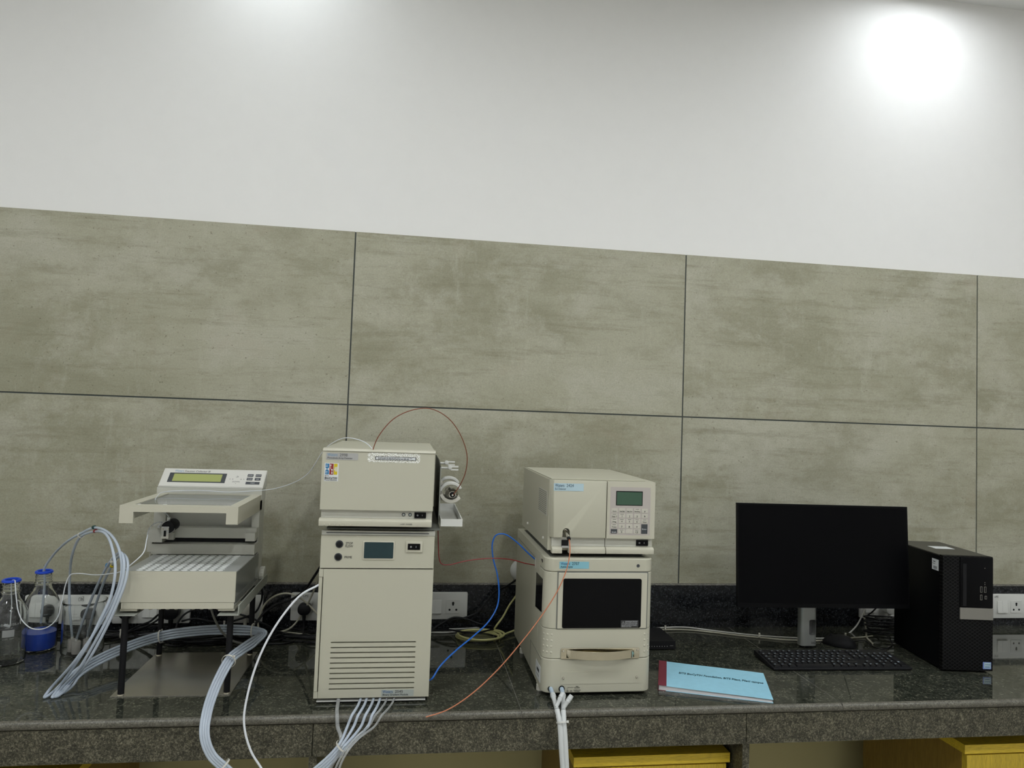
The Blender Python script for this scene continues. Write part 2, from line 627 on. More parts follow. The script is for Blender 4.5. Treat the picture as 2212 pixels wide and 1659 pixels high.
def text(s, size, mt, parent, at, basis=FRONT, align='LEFT', name='lettering', depth=0.0002, width=None, shear=0.0, label=None, bold=0.0):
    cu = bpy.data.curves.new('txt', 'FONT')
    cu.body = s
    cu.size = size
    cu.extrude = depth
    cu.align_x = align
    cu.shear = shear
    cu.offset = bold
    cu.resolution_u = 2
    t = bpy.data.objects.new('txt', cu)
    C.objects.link(t)
    bpy.context.view_layer.update()
    dg = bpy.context.evaluated_depsgraph_get()
    me = bpy.data.meshes.new_from_object(t.evaluated_get(dg))
    bpy.data.objects.remove(t)
    bpy.data.curves.remove(cu)
    if width and len(me.vertices):
        xs = [v.co.x for v in me.vertices]
        k = width / max(1e-6, max(xs) - min(xs))
        for v in me.vertices:
            v.co.x *= k
    M4 = basis.to_4x4()
    M4.translation = Vector(at) - ORG[parent.name]
    me.transform(M4)
    me.name = name
    me.materials.clear()
    me.materials.append(mt)
    o = bpy.data.objects.new(name, me)
    C.objects.link(o)
    o.parent = parent
    ORG[o.name] = ORG[parent.name]
    return props(o, label)


def plate(x0, x1, y0, y1, z0, z1, r=0.002, bev=0.0):
    return prism(B(), rrect(x0, x1, z0, z1, r, 3), 'y', y0, y1, bev)


# ================================================================== the setting
X0, X1, Y0 = -3.6, 3.0, -4.4


def struct(name, bm, mt, parent=None):
    if parent:
        return part(name, bm, mt, parent)
    return solo(name, bm, mt, kind='structure')


wall = struct('wall_back', box(B(), X0, X1, 0.008, 0.12, -ZC, CEIL + 0.001), WALLP)
struct('grout_bed', box(B(), X0, X1, 0.003, 0.008, 0.151, 1.3545), GROUT, wall)
lo = struct('dado_paint', box(B(), X0, X1, 0.002, 0.008, -ZC, 0.0), WALLB, wall)
# tiles, 1.2 x 0.6 m, joints 5 mm
tile_me = {}
for row, (z0, z1) in enumerate(((0.152, 0.7525), (0.7575, 1.355))):
    xj = -3.6
    while xj < X1 - 0.01:
        xa, xb = xj + 0.0025, min(xj + 1.2, X1) - 0.0025
        part('tile', box(B(), xa, xb, 0.0, 0.006, z0, z1, 0.0012, 1), 'tile', wall)
        xj += 1.2
struct('floor', box(B(), X0 - 0.1, X1 + 0.1, Y0 - 0.1, 0.12, -ZC - 0.1, -ZC), FLOORM)
struct('ceiling', box(B(), X0 - 0.1, X1 + 0.1, Y0 - 0.1, 0.12, CEIL, CEIL + 0.1), CEILP)
struct('wall_left', box(B(), X0 - 0.1, X0, Y0, 0.12, -ZC, CEIL), WALLP)
struct('wall_right', box(B(), X1, X1 + 0.1, Y0, 0.12, -ZC, CEIL), WALLP)
struct('wall_front', box(B(), X0 - 0.1, X1 + 0.1, Y0 - 0.1, Y0, -ZC, CEIL), WALLP)

# granite upstand behind the worktop, its dusty top edge a part of it
tr = struct('trim_1', box(B(), X0, X1, -0.02, 0.002, 0.0, 0.1495), 'granite_splash')
struct('top_edge', box(B(), X0, X1, -0.0205, 0.002, 0.1496, 0.1515, 0.0005, 1), 'granite_ledge', tr)


# ceiling lamps
def ceiling_light(x, y, k, lm):
    t = thing('ceiling_light', k, 'ceiling light', (x, y, CEIL - 0.012), group='round recessed ceiling lamps')
    ring = lathe(B(), [(0.068, 0.012), (0.068, 0.006), (0.082, 0.0), (0.092, 0.004), (0.094, 0.012), (0.068, 0.012)], (x, y, CEIL - 0.012), 32)
    part('rim', ring, WHITEP, t)
    part('diffuser', cyl(B(), (x, y, CEIL - 0.008), (x, y, CEIL - 0.003), 0.067, n=32), lm, t)


LX = (-1.5, 0.93)
for i, y in enumerate((-0.30, -1.75, -3.1)):  # middle and rear rows are unseen lamps added for ambient light
    for j, x in enumerate((-2.75, -1.5, -0.285, 0.93, 2.15)):
        if i == 0 and j not in (1, 3):
            continue
        if i and j in (2,):
            pass
        lab = {(0, 1): 'round recessed ceiling lamp casting the left glow on the white wall', (0, 3): 'round recessed ceiling lamp casting the right glow on the white wall'}.get((i, j), 'unseen round ceiling lamp added for ambient light, %s from the left in the %s row of the room' % (('first', 'second', 'third', 'fourth', 'fifth')[j], ('', 'middle', 'rear')[i]))
        ceiling_light(x, y + (0.05 if (i, j) == (0, 1) else 0), lab, LAMPF if i else (LAMPL if j == 1 else LAMPW))

# ================================================================== worktop
DF = -0.71
wt = thing('granite_worktop', 'long polished dark granite worktop with rounded front edge carrying the instruments', 'worktop', (-0.3, -0.36, -0.1))
joints = (X0, -2.9, -0.68, 0.185, 1.75, X1)
nz_pts = [(DF + 0.010, 0.0)]
for a, b in zip(joints, joints[1:]):
    part('slab', prism(B(), [(-0.001, 0.0), (DF + 0.0105, 0.0), (DF + 0.0105, -0.021), (-0.001, -0.021)], 'x', a + 0.0008, b - 0.0008), 'granite_top', wt)
    pts = [(DF + 0.0105, 0.0)] + [(DF + 0.0105 - 0.0105 * math.sin(R2(t)), -0.0105 + 0.0105 * math.cos(R2(t))) for t in range(15, 180, 15)] + [(DF + 0.0105, -0.021)]
    part('edge_nosing', prism(B(), pts, 'x', a + 0.0008, b - 0.0008), 'granite_nose', wt)
for x in joints[1:-1]:
    part('joint_filler', box(B(), x - 0.0007, x + 0.0007, DF + 0.001, -0.001, -0.018, -0.0002), 'granite_ledge', wt)
aj = (X0, -2.3, -1.185, -0.083, 1.1, X1)
for a, b in zip(aj, aj[1:]):
    part('apron_panel', box(B(), a + 0.001, b - 0.001, DF + 0.006, DF + 0.026, -0.0985, -0.0215), 'granite_apron', wt)
for x in (-2.3, -1.183, -0.080, 1.1):
    part('support_panel', box(B(), x - 0.0095, x + 0.0095, DF + 0.012, -0.001, -ZC, -0.0990), 'granite_apron', wt)


# ================================================================== cabinets below
def cabinet(x0, x1, zt, label):
    yf = -0.64
    t = thing('wood_cabinet', label, 'cabinet', ((x0 + x1) / 2, yf + 0.23, -ZC), group='wooden drawer cabinets under the worktop')
    part('top_board', box(B(), x0, x1, yf, yf + 0.47, zt - 0.025, zt, 0.001, 1), 'wood_h', t)
    part('side_panel', box(B(), x0 + 0.008, x0 + 0.026, yf + 0.022, yf + 0.465, -ZC + 0.05, zt - 0.0255), 'wood_side', t)
    part('side_panel', box(B(), x1 - 0.026, x1 - 0.008, yf + 0.022, yf + 0.465, -ZC + 0.05, zt - 0.0255), 'wood_side', t)
    part('back_panel', box(B(), x0 + 0.027, x1 - 0.027, yf + 0.45, yf + 0.46, -ZC + 0.05, zt - 0.0255), 'wood_side', t)
    part('plinth', box(B(), x0 + 0.02, x1 - 0.02, yf + 0.05, yf + 0.44, -ZC, -ZC + 0.049), BLACKM, t)
    zz = zt - 0.03
    for h in (0.15, 0.15, 0.31):
        d = part('drawer_front', box(B(), x0 + 0.009, x1 - 0.009, yf + 0.003, yf + 0.0215, zz - h + 0.004, zz, 0.001, 1), 'wood_v', t)
        cx = (x0 + x1) / 2
        hb = tube(B(), [(cx - 0.05, yf + 0.003, zz - 0.06), (cx - 0.05, yf - 0.02, zz - 0.06), (cx + 0.05, yf - 0.02, zz - 0.06), (cx + 0.05, yf + 0.003, zz - 0.06)], 0.004, 8, smooth=False)
        part('handle', hb, CHROME, d)
        zz -= h


cabinet(-0.526, -0.096, -0.15, 'yellow wooden drawer cabinet under the worktop below the autosampler')
cabinet(0.606, 1.06, -0.15, 'yellow wooden drawer cabinet under the worktop below the computer tower')
cabinet(-2.20, -1.74, -0.15, 'yellow wooden drawer cabinet under the worktop below the reagent bottles')


# ================================================================== socket plates on the upstand
YS = -0.0205


def socket_plate(x0, x1, z0, z1, label, items, ups=None):
    t = thing('wall_socket_plate', label, 'socket plate', ((x0 + x1) / 2, YS, z0), group='white switch and socket plates on the backsplash')
    part('frame', prism(B(), rrect(x0, x1, z0, z1, 0.004, 3), 'y', YS - 0.011, YS, 0.003, 2), WHITEP, t)
    zc = (z0 + z1) / 2 - 0.002
    for kind, xc in items:
        if kind == 'r2':
            for s in (-1, 1):
                part('rocker', prism(B(), [(YS - 0.011, zc - 0.022), (YS - 0.0165, zc - 0.022), (YS - 0.0125, zc + 0.022), (YS - 0.011, zc + 0.022)], 'x', xc + s * 0.0108 - 0.0105, xc + s * 0.0108 + 0.0105), WHITEP, t)
        else:
            f = part('socket_face', prism(B(), rrect(xc - 0.023, xc + 0.023, zc - 0.023, zc + 0.023, 0.002, 2), 'y', YS - 0.0125, YS - 0.011), WHITEP, t)
            if kind == 's':
                for dx, dz, r in ((0, 0.012, 0.0042), (0, 0.0065, 0.0034), (-0.0115, -0.0105, 0.0036), (0.0115, -0.0105, 0.0036)):
                    part('pin_hole', cyl(B(), (xc + dx, YS - 0.0129, zc + dz), (xc + dx, YS - 0.0124, zc + dz), r, n=14), BLACKM, f)
    if ups:
        text('UPS', 0.011, DARKTXT, t, (ups, YS - 0.0112, z1 - 0.013), shear=0.2)
    return t


def plug(x, z, label, mt=BLACKR, y0=YS - 0.0127, s=1.0):
    t = thing('power_plug', label, 'plug', (x, y0, z - 0.03), group='power plugs in the backsplash sockets')
    part('plug_body', prism(B(), rrect(x - 0.021 * s, x + 0.021 * s, z - 0.018 * s, z + 0.020 * s, 0.017 * s, 6), 'y', y0 - 0.03 * s, y0, 0.005, 2), mt, t)
    part('strain_relief', cyl(B(), (x, y0 - 0.016, z - 0.017 * s), (x, y0 - 0.018, z - 0.042 * s), 0.0065 * s, 0.0045 * s, 12), mt, t)
    return t


Z0P, Z1P = 0.027, 0.116
socket_plate(-2.165, -1.908, Z0P, Z1P, 'white socket plate behind the glass bottles and beaker', [('r2', -2.135), ('x', -2.085), ('r2', -2.02), ('x', -1.968)], ups=-2.01)
socket_plate(-1.904, -1.668, Z0P, Z1P, 'white socket plate under the fraction collector, next to the beaker', [('x', -1.855), ('r2', -1.79), ('x', -1.72)])
socket_plate(-1.535, -1.442, Z0P, Z1P, 'narrow white socket plate behind the fraction collector right legs', [('x', -1.49)])
socket_plate(-1.352, -1.20, 0.034, 0.124, 'white socket plate just left of the tall gradient pump', [('x', -1.305), ('r2', -1.245)], ups=-1.315)
socket_plate(-0.912, -0.766, 0.036, 0.126, 'white socket plate with empty socket just right of the gradient pump', [('r2', -0.876), ('s', -0.815)])
socket_plate(0.695, 0.84, 0.034, 0.124, 'white socket plate half hidden behind the monitor and computer tower', [('r2', 0.735), ('x', 0.80)])
socket_plate(1.243, 1.388, 0.031, 0.121, 'white socket plate with empty socket right of the computer tower', [('r2', 1.283), ('s', 1.343)], ups=1.248)
plug(-2.085, 0.072, 'black plug in the socket behind the blue liquid bottle')
plug(-1.968, 0.072, 'black plug in the socket behind the beaker')
plug(-1.855, 0.066, 'black plug under the left front corner of the fraction collector')
plug(-1.72, 0.070, 'large round black plug under the middle of the fraction collector', s=1.25)
plug(-1.49, 0.070, 'white plug adaptor behind the right legs of the fraction collector', mt=WHITEC, s=1.1)
plug(-1.305, 0.076, 'black plug in the socket just left of the gradient pump')
plug(0.80, 0.072, 'white plug behind the computer tower', mt=WHITEP)
# ================================================================== fraction collector
fx = thing('fraction_collector', 'beige fraction collector with raised open lid on black legs and steel plate', 'laboratory instrument', (-1.552, -0.41, 0.0))
part('base_plate', box(B(), -1.695, -1.409, -0.572, -0.245, 0.0003, 0.0025), STEEL, fx)
for (x, y) in ((-1.675, -0.559), (-1.421, -0.559), (-1.683, -0.262), (-1.428, -0.262)):
    lg = part('leg', cyl(B(), (x, y, 0.0035), (x, y, 0.204), 0.0078, n=18), BLACKM, fx)
    part('foot', cyl(B(), (x, y, 0.0025), (x, y, 0.0045), 0.0085, n=18), STEEL, lg)
for s, xw in ((1, -1.394), (-1, -1.693)):
    xi = xw - s * 0.052
    pts = [(xw, 0.2045), (xi, 0.2045), (xi, 0.2075), (xw - s * 0.003, 0.2075), (xw - s * 0.003, 0.232), (xw, 0.232)]
    part('side_rail', prism(B(), pts, 'y', -0.592, -0.235, 0.0008, 1), STEELP, fx)
# rack box
part('front_panel', box(B(), -1.681, -1.408, -0.582, -0.577, 0.236, 0.3125, 0.0012), BEIGE2, fx)
sk = part('front_skirt', box(B(), -1.679, -1.410, -0.581, -0.575, 0.2195, 0.2352, 0.0008, 1), BEIGE2, fx)
for i in range(30):
    x = -1.674 + i * 0.0088
    part('rib', box(B(), x - 0.0006, x + 0.0006, -0.5813, -0.581, 0.222, 0.233), BEIGE2, sk)
part('side_pane', box(B(), -1.4105, -1.4085, -0.5765, -0.305, 0.232, 0.3085), SMOKE, fx)
part('side_panel', box(B(), -1.681, -1.6785, -0.5765, -0.305, 0.222, 0.3085), BEIGE2, fx)
lid = part('rack_lid', box(B(), -1.681, -1.408, -0.5765, -0.366, 0.3090, 0.3122, 0.0006, 1), mat('rack_lid_white', (0.36, 0.37, 0.355), 0.22), fx)
# tube collars moulded on the lid
ring = lathe(B(), [(0, 0.0010), (0.0060, 0.0014), (0.0078, 0.0012), (0.0086, 0.0)], (0, 0, 0), 14)
ring_me = mesh_of(ring, 'tube_collar', Vector((0, 0, 0)))
ring_me.materials.append(mat('collar_white', (0.66, 0.67, 0.65), 0.3))
for r in range(12):
    for c in range(10):
        x = -1.646 + c * 0.0215
        y = -0.565 + r * 0.0171
        o = bpy.data.objects.new('tube_collar', ring_me)
        C.objects.link(o)
        o.parent = lid
        o.scale = (1.0, 0.62, 1.0)
        o.location = Vector((x, y, 0.3120)) - ORG[fx.name]
part('rack_floor', box(B(), -1.678, -1.411, -0.574, -0.31, 0.222, 0.226), GREYB, fx)
for i in range(12):
    x = -1.655 + i * 0.0205
    part('tube_tip', lathe(B(), [(0, -0.006), (0.004, -0.005), (0.007, -0.002), (0.008, 0.002), (0, 0.002)], (x, -0.566, 0.2195), 12), BEIGE2, fx)
for x in (-1.662, -1.428):
    part('stop_bar', box(B(), x - 0.020, x + 0.020, -0.578, -0.50, 0.2135, 0.2185, 0.0008, 1), BEIGE2, fx)
    part('rubber_pad', cyl(B(), (x, -0.545, 0.2078), (x, -0.545, 0.2134), 0.012, n=16), BLACKR, fx)
# tower
part('back_housing', box(B(), -1.702, -1.411, -0.275, -0.247, 0.236, 0.4600, 0.002), GREYB, fx)
part('side_post', box(B(), -1.703, -1.671, -0.312, -0.2755, 0.215, 0.460, 0.003), GREYB, fx)
part('side_post', box(B(), -1.432, -1.411, -0.312, -0.2755, 0.215, 0.460, 0.003), GREYB, fx)
part('back_cover', prism(B(), [(-0.274, 0.2355), (-0.274, 0.205), (-0.248, 0.205), (-0.248, 0.2355)], 'x', -1.69, -1.42), GREYB, fx)
part('upper_fascia', box(B(), -1.703, -1.410, -0.300, -0.247, 0.4605, 0.4935, 0.0015), GREYB, fx)
part('lower_beam', box(B(), -1.687, -1.410, -0.366, -0.3125, 0.314, 0.342, 0.0025), GREYB, fx)
part('beam_stub', box(B(), -1.702, -1.689, -0.355, -0.3125, 0.318, 0.345, 0.0015), GREYB, fx)
part('stub_post', cyl(B(), (-1.696, -0.34, 0.27), (-1.696, -0.34, 0.3175), 0.004, n=12), GREYB, fx)
part('track', box(B(), -1.68, -1.415, -0.328, -0.3125, 0.3425, 0.3505), BLACKM, fx)
part('upper_beam', box(B(), -1.655, -1.412, -0.338, -0.3125, 0.355, 0.384, 0.002), GREYB, fx)
part('motor_block', box(B(), -1.695, -1.657, -0.375, -0.3125, 0.348, 0.385, 0.0025), GREYB, fx)
part('end_stop', box(B(), -1.437, -1.411, -0.362, -0.3385, 0.351, 0.374, 0.0025), GREYB, fx)
car = part('carriage', box(B(), -1.652, -1.634, -0.352, -0.3385, 0.351, 0.371, 0.001), GREYB, fx)
vx, vz = -1.643, 0.392
vb = part('valve_body', cyl(B(), (vx + 0.004, -0.392, vz), (vx + 0.004, -0.34, vz + 0.002), 0.0165, n=24, bev=0.001), BLACKM, fx)
part('valve_ring', cyl(B(), (vx + 0.002, -0.384, vz - 0.001), (vx + 0.002, -0.378, vz - 0.001), 0.0182, n=24), WHITEP, vb)
br = part('valve_bracket', box(B(), vx - 0.011, vx + 0.009, -0.396, -0.3935, vz - 0.030, vz + 0.003, 0.0008, 1), CHROME, fx)
part('bracket_slot', box(B(), vx - 0.004, vx + 0.002, -0.3968, -0.3962, vz - 0.024, vz - 0.008), BLACKM, br)
for dx in (-0.008, 0.007):
    part('screw', lathe(B(), [(0, -0.0025), (0.002, -0.002), (0.0028, 0.0)], (vx + dx, -0.396, vz - 0.004), 12, 'y'), STEEL, br)
part('top_fitting', cyl(B(), (vx - 0.001, -0.37, vz + 0.016), (vx - 0.001, -0.37, vz + 0.025), 0.0042, n=12), WHITEP, fx)
part('side_fitting', cyl(B(), (vx - 0.017, -0.385, vz - 0.001), (vx - 0.024, -0.385, vz - 0.001), 0.0035, n=12), WHITEP, fx)
# knob on the right side
kb = part('lock_knob', cyl(B(), (-1.4105, -0.262, 0.236), (-1.397, -0.262, 0.236), 0.0225, n=28, bev=0.001), GREYB, fx)
for i in range(18):
    a = 2 * math.pi * i / 18
    part('knob_rib', cyl(B(), (-1.409, -0.262 + 0.0226 * math.cos(a), 0.236 + 0.0226 * math.sin(a)), (-1.3985, -0.262 + 0.0226 * math.cos(a), 0.236 + 0.0226 * math.sin(a)), 0.0012, n=6), GREYB, kb)
# console
sy, sz = 0.0545, 0.049
sl = math.hypot(sy, sz)
ny, nz_ = -sz / sl, sy / sl
part('console', prism(B(), [(-0.297, 0.494), (-0.297 + sy, 0.494 + sz), (-0.238, 0.494 + sz), (-0.238, 0.494)], 'x', -1.703, -1.409, 0.0015), CONSOLE, fx)
SB = Matrix(((1, 0, 0), (0, sy / sl, ny), (0, sz / sl, nz_)))


def S(x, s, off=0.0):
    return Vector((x, -0.297 + sy * s + ny * off, 0.494 + sz * s + nz_ * off))


def slope_plate(x0, x1, s0, s1, off0, off1):
    bm = B()
    vs_ = [bm.verts.new(S(x, s, o)) for o in (off0, off1) for (x, s) in ((x0, s0), (x1, s0), (x1, s1), (x0, s1))]
    fs = [bm.faces.new([vs_[i] for i in f]) for f in ((0, 3, 2, 1), (4, 5, 6, 7), (0, 1, 5, 4), (1, 2, 6, 5), (2, 3, 7, 6), (3, 0, 4, 7))]
    bmesh.ops.recalc_face_normals(bm, faces=fs)
    return bm


part('face_plate', slope_plate(-1.7005, -1.4115, 0.04, 0.97, 0.0002, 0.0016), CONSOLE, fx)
bz = part('display_bezel', slope_plate(-1.682, -1.521, 0.24, 0.75, 0.0016, 0.0022), KEYD, fx)
part('display', slope_plate(-1.669, -1.533, 0.29, 0.69, 0.0022, 0.0026), LCDY, bz)
for (x0, x1, s0, s1, tx) in ((-1.461, -1.4445, 0.62, 0.75, 'ENTER'), (-1.438, -1.4215, 0.62, 0.75, 'ESCAPE'), (-1.461, -1.4445, 0.42, 0.55, 'PAUSE'), (-1.438, -1.4215, 0.42, 0.55, 'END'), (-1.461, -1.4215, 0.20, 0.33, 'START')):
    k = part('button', slope_plate(x0, x1, s0, s1, 0.0016, 0.0026), KEYD, fx)
    text(tx, 0.0045, WHITETXT, k, S((x0 + x1) / 2, (s0 + s1) / 2 - 0.028, 0.0027), SB, 'CENTER', width=min(0.013, 0.0024 * len(tx)))
text('Waters', 0.0125, LBLUETXT, fx, S(-1.671, 0.80, 0.0017), SB, width=0.026)
text('Fraction Collector III', 0.0105, GREYTXT, fx, S(-1.643, 0.80, 0.0017), SB, width=0.072, shear=0.15)
for tx, x, s in (('^', -1.4895, 0.60), ('UP', -1.4895, 0.56), ('<  \u2190', -1.504, 0.44), ('\u2192  >', -1.474, 0.44), ('DOWN', -1.4895, 0.30), ('v', -1.4895, 0.21)):
    text(tx, 0.0062, GREYTXT, fx, S(x, s, 0.0017), SB, 'CENTER')
# raised lid
cv = part('cover_frame', box(B(), -1.696, -1.411, -0.582, -0.285, 0.432, 0.4765, 0.0025, 2), BEIGE2, fx)
cb = box(B(), -1.690, -1.417, -0.574, -0.20, 0.40, 0.4715)
cut(cv, cb)
cut(cv, box(B(), -1.663, -1.440, -0.60, -0.55, 0.40, 0.4605))
cut(cv, box(B(), -1.669, -1.436, -0.556, -0.302, 0.46, 0.49))
part('cover_pane', box(B(), -1.6695, -1.4355, -0.5565, -0.3015, 0.4725, 0.4742), SMOKE, fx)
part('pane_tab', box(B(), -1.600, -1.592, -0.5635, -0.556, 0.4766, 0.4776), WHITEP, fx)
part('pane_tab', box(B(), -1.661, -1.655, -0.5635, -0.556, 0.4766, 0.4776), WHITEP, fx)
# ================================================================== gradient pump
gp = thing('gradient_pump', 'tall beige pump module with grille slots standing below the array detector', 'laboratory instrument', (-1.053, -0.40, 0.0))
YF = -0.641
part('case', box(B(), -1.1925, -0.9115, -0.622, -0.15, 0.012, 0.4265, 0.002), BEIGE, gp)
part('top_rim', box(B(), -1.1945, -0.9095, -0.634, -0.6225, 0.418, 0.4285, 0.002), GREYB, gp)
up = part('control_panel', box(B(), -1.1945, -0.9105, YF, -0.6225, 0.3365, 0.4175, 0.003, 3), BEIGE, gp)
dr = part('door', box(B(), -1.1845, -0.9100, YF, -0.6225, 0.0145, 0.3335, 0.002, 2), BEIGE, gp)
part('hinge_strip', box(B(), -1.1955, -1.1870, YF + 0.0015, -0.6225, 0.031, 0.3135, 0.001, 1), BEIGE, gp)
part('corner_block', box(B(), -1.1955, -1.1852, YF, -0.6225, 0.3145, 0.3335, 0.0015, 1), BEIGE, gp)
part('corner_block', box(B(), -1.1955, -1.1852, YF, -0.6225, 0.0145, 0.0300, 0.0015, 1), BEIGE, gp)
for i in range(10):
    zz = 0.1515 - i * 0.01275
    cut(dr, prism(B(), rrect(-1.1590, -0.9475, zz - 0.0017, zz + 0.0017, 0.0016, 4), 'y', YF - 0.01, YF + 0.007))
for i in range(10):
    zz = 0.1515 - i * 0.01275
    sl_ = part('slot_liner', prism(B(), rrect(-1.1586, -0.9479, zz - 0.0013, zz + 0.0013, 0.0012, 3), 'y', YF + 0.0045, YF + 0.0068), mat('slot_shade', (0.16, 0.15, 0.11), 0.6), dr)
for zt, x in ((0.396, -1.149), (0.364, -1.1505)):
    b_ = part('push_button', lathe(B(), [(0, -0.003), (0.0055, -0.003), (0.0068, -0.0024), (0.0072, 0.0), (0.0, 0.0)], (x, YF - 0.0012, zt), 24, 'y'), BLACKM, gp)
    part('button_bezel', lathe(B(), [(0.0074, -0.0014), (0.0092, -0.0014), (0.0098, 0.0), (0.0074, 0.0)], (x, YF - 0.0001, zt), 24, 'y'), KEYD, b_)
text('STOP', 0.0085, DARKTXT, gp, (-1.1335, YF - 0.0003, 0.3955), width=0.0175)
text('FLOW', 0.0085, DARKTXT, gp, (-1.1345, YF - 0.0003, 0.3880), width=0.0190)
text('PRIME', 0.0085, DARKTXT, gp, (-1.1355, YF - 0.0003, 0.3605), width=0.0185)
bz = part('display_bezel', plate(-1.0910, -1.0105, YF - 0.0016, YF, 0.3570, 0.4055, 0.003, 0.001), BEIGE2, gp)
part('display', plate(-1.0870, -1.0140, YF - 0.0022, YF - 0.0016, 0.3615, 0.4020, 0.002), LCDB, bz)
sb = part('switch_bezel', plate(-0.9830, -0.9405, YF - 0.003, YF, 0.3775, 0.4055, 0.002, 0.001), BEIGE2, gp)
rk = part('rocker_switch', plate(-0.9780, -0.9465, YF - 0.0042, YF - 0.003, 0.3840, 0.3995, 0.001), BLACKG, gp)
text('O', 0.006, WHITETXT, rk, (-0.9700, YF - 0.0043, 0.3895), align='CENTER')
text('I', 0.006, WHITETXT, rk, (-0.9570, YF - 0.0043, 0.3895), align='CENTER')


def name_label(parent, x0, x1, z0, z1, yf, mt, num, sub, tb=LBLUETXT, td=GREYTXT, subw=None):
    l = part('name_label', plate(x0, x1, yf - 0.0006, yf, z0, z1, 0.0008), mt, parent)
    h = z1 - z0
    wd = x1 - x0
    text('Waters', h * 0.62, tb, l, (x0 + wd * 0.04, yf - 0.0008, z0 + h * 0.52), width=wd * 0.31)
    text(num, h * 0.58, td, l, (x0 + wd * 0.42, yf - 0.0008, z0 + h * 0.53), width=wd * 0.24)
    text(sub, h * 0.40, td, l, (x0 + wd * 0.04, yf - 0.0008, z0 + h * 0.14), width=subw or wd * 0.78)
    return l


name_label(gp, -1.0290, -0.9480, 0.0165, 0.0330, YF, LABELP, '2545', 'Binary Gradient Module', BLUETXT, DARKTXT)
part('drip_tray', box(B(), -1.188, -0.918, -0.638, -0.60, 0.0045, 0.0075, 0.001), WHITEP, gp)
for x in (-1.17, -0.935):
    for y in (-0.59, -0.20):
        part('foot', cyl(B(), (x, y, 0.0), (x, y, 0.012), 0.012, n=18), BLACKR, gp)
part('rim_slot', box(B(), -1.183, -0.925, -0.6347, -0.6340, 0.4225, 0.4245), KEYD, gp)

# ================================================================== photodiode array detector
pd = thing('array_detector', 'beige array detector with cell holder on its side standing on the gradient pump', 'laboratory instrument', (-1.058, -0.40, 0.4290))
YP = -0.652
part('shelf_plate', box(B(), -1.185, -0.8965, -0.615, -0.15, 0.4290, 0.4325), DGREY, pd)
part('case', box(B(), -1.1985, -0.9190, -0.632, -0.145, 0.4440, 0.6365, 0.0025), BEIGE, pd)
part('top_cap', prism(B(), [(-0.6545, 0.6305), (-0.650, 0.6370), (-0.628, 0.6378), (-0.628, 0.6305)], 'x', -1.1990, -0.9170, 0.001), BEIGE2, pd)
dpd = part('door', box(B(), -1.2000, -0.9185, YP, -0.6325, 0.4835, 0.6300, 0.003, 3), BEIGE, pd)
part('recess_band', box(B(), -1.1970, -0.9210, -0.642, -0.6325, 0.4625, 0.4832), GREYB, pd)
lp = part('bottom_lip', prism(B(), [(-0.6325, 0.4435), (-0.658, 0.4435), (-0.658, 0.4580), (-0.650, 0.4622), (-0.6325, 0.4622)], 'x', -1.2010, -0.9200, 0.0015), BEIGE2, pd)
for i in range(6):
    part('dimple', lathe(B(), [(0, -0.0016), (0.0012, -0.0012), (0.0018, 0.0)], (-1.1865 + i * 0.0128, -0.658, 0.4470), 10, 'y'), BEIGE2, lp)
for x in (-0.9920, -0.9755):
    bb = part('indicator', lathe(B(), [(0, -0.002), (0.0030, -0.002), (0.0042, -0.0012), (0.0046, 0.0)], (x, -0.642, 0.4725), 18, 'y'), KEYD, pd)
    part('lens', cyl(B(), (x, -0.6446, 0.4725), (x, -0.6440, 0.4725), 0.0026, n=14), LABELP, bb)
rk = part('rocker_switch', plate(-0.9645, -0.9350, -0.645, -0.642, 0.4645, 0.4790, 0.001), BLACKG, pd)
text('O', 0.0055, WHITETXT, rk, (-0.9565, -0.6452, 0.4698), align='CENTER')
text('I', 0.0055, WHITETXT, rk, (-0.9445, -0.6452, 0.4698), align='CENTER')
text('LAMP  POWER', 0.0045, GREYTXT, pd, (-0.9995, -0.6583, 0.4490), width=0.030)
name_label(pd, -1.1905, -1.1115, 0.6085, 0.6255, YP, LABELG, '2998', 'Photodiode Array Detector', LBLUETXT, GREYTXT)
st = part('logo_sticker', plate(-1.1930, -1.1585, YP - 0.0005, YP, 0.5545, 0.6000, 0.0005), STICKW, pd)
yl = YP - 0.0007
# emblem: blue double arch, red panel with circuit line, yellow panel with gear
ax0, ax1, az0, az1 = -1.1910, -1.1600, 0.5710, 0.5985


def flat(pts, mt, nm, dy=0.0):
    return part(nm, prism(B(), pts, 'y', yl + dy - 0.0002, yl + dy), mt, st)


for zc, sgn in ((0.5920, 1), (0.5775, -1)):
    e = []
    for k in range(0, 13):
        a = math.pi * k / 12
        e.append((ax0 + 0.0045 + 0.0045 * math.cos(a), zc - sgn * 0.0015 - sgn * 0.0050 * math.sin(a)))
    pts = e + [(ax0, zc + sgn * 0.0062), (ax0 + 0.009, zc + sgn * 0.0062)]
    flat(pts, STICKB, 'emblem_arch')
    for k in (-1, 1):
        flat([(ax0, zc + sgn * (0.0006 + k * 0.0019) - 0.0006), (ax0 + 0.0058, zc + sgn * (0.0006 + k * 0.0019) - 0.0006), (ax0 + 0.0058, zc + sgn * (0.0006 + k * 0.0019) + 0.0006), (ax0, zc + sgn * (0.0006 + k * 0.0019) + 0.0006)], STICKW, 'emblem_bar', -0.0002)
flat([(ax0 + 0.0102, az0), (ax0 + 0.0198, az0), (ax0 + 0.0198, az1), (ax0 + 0.0102, az1)], STICKR, 'emblem_panel')
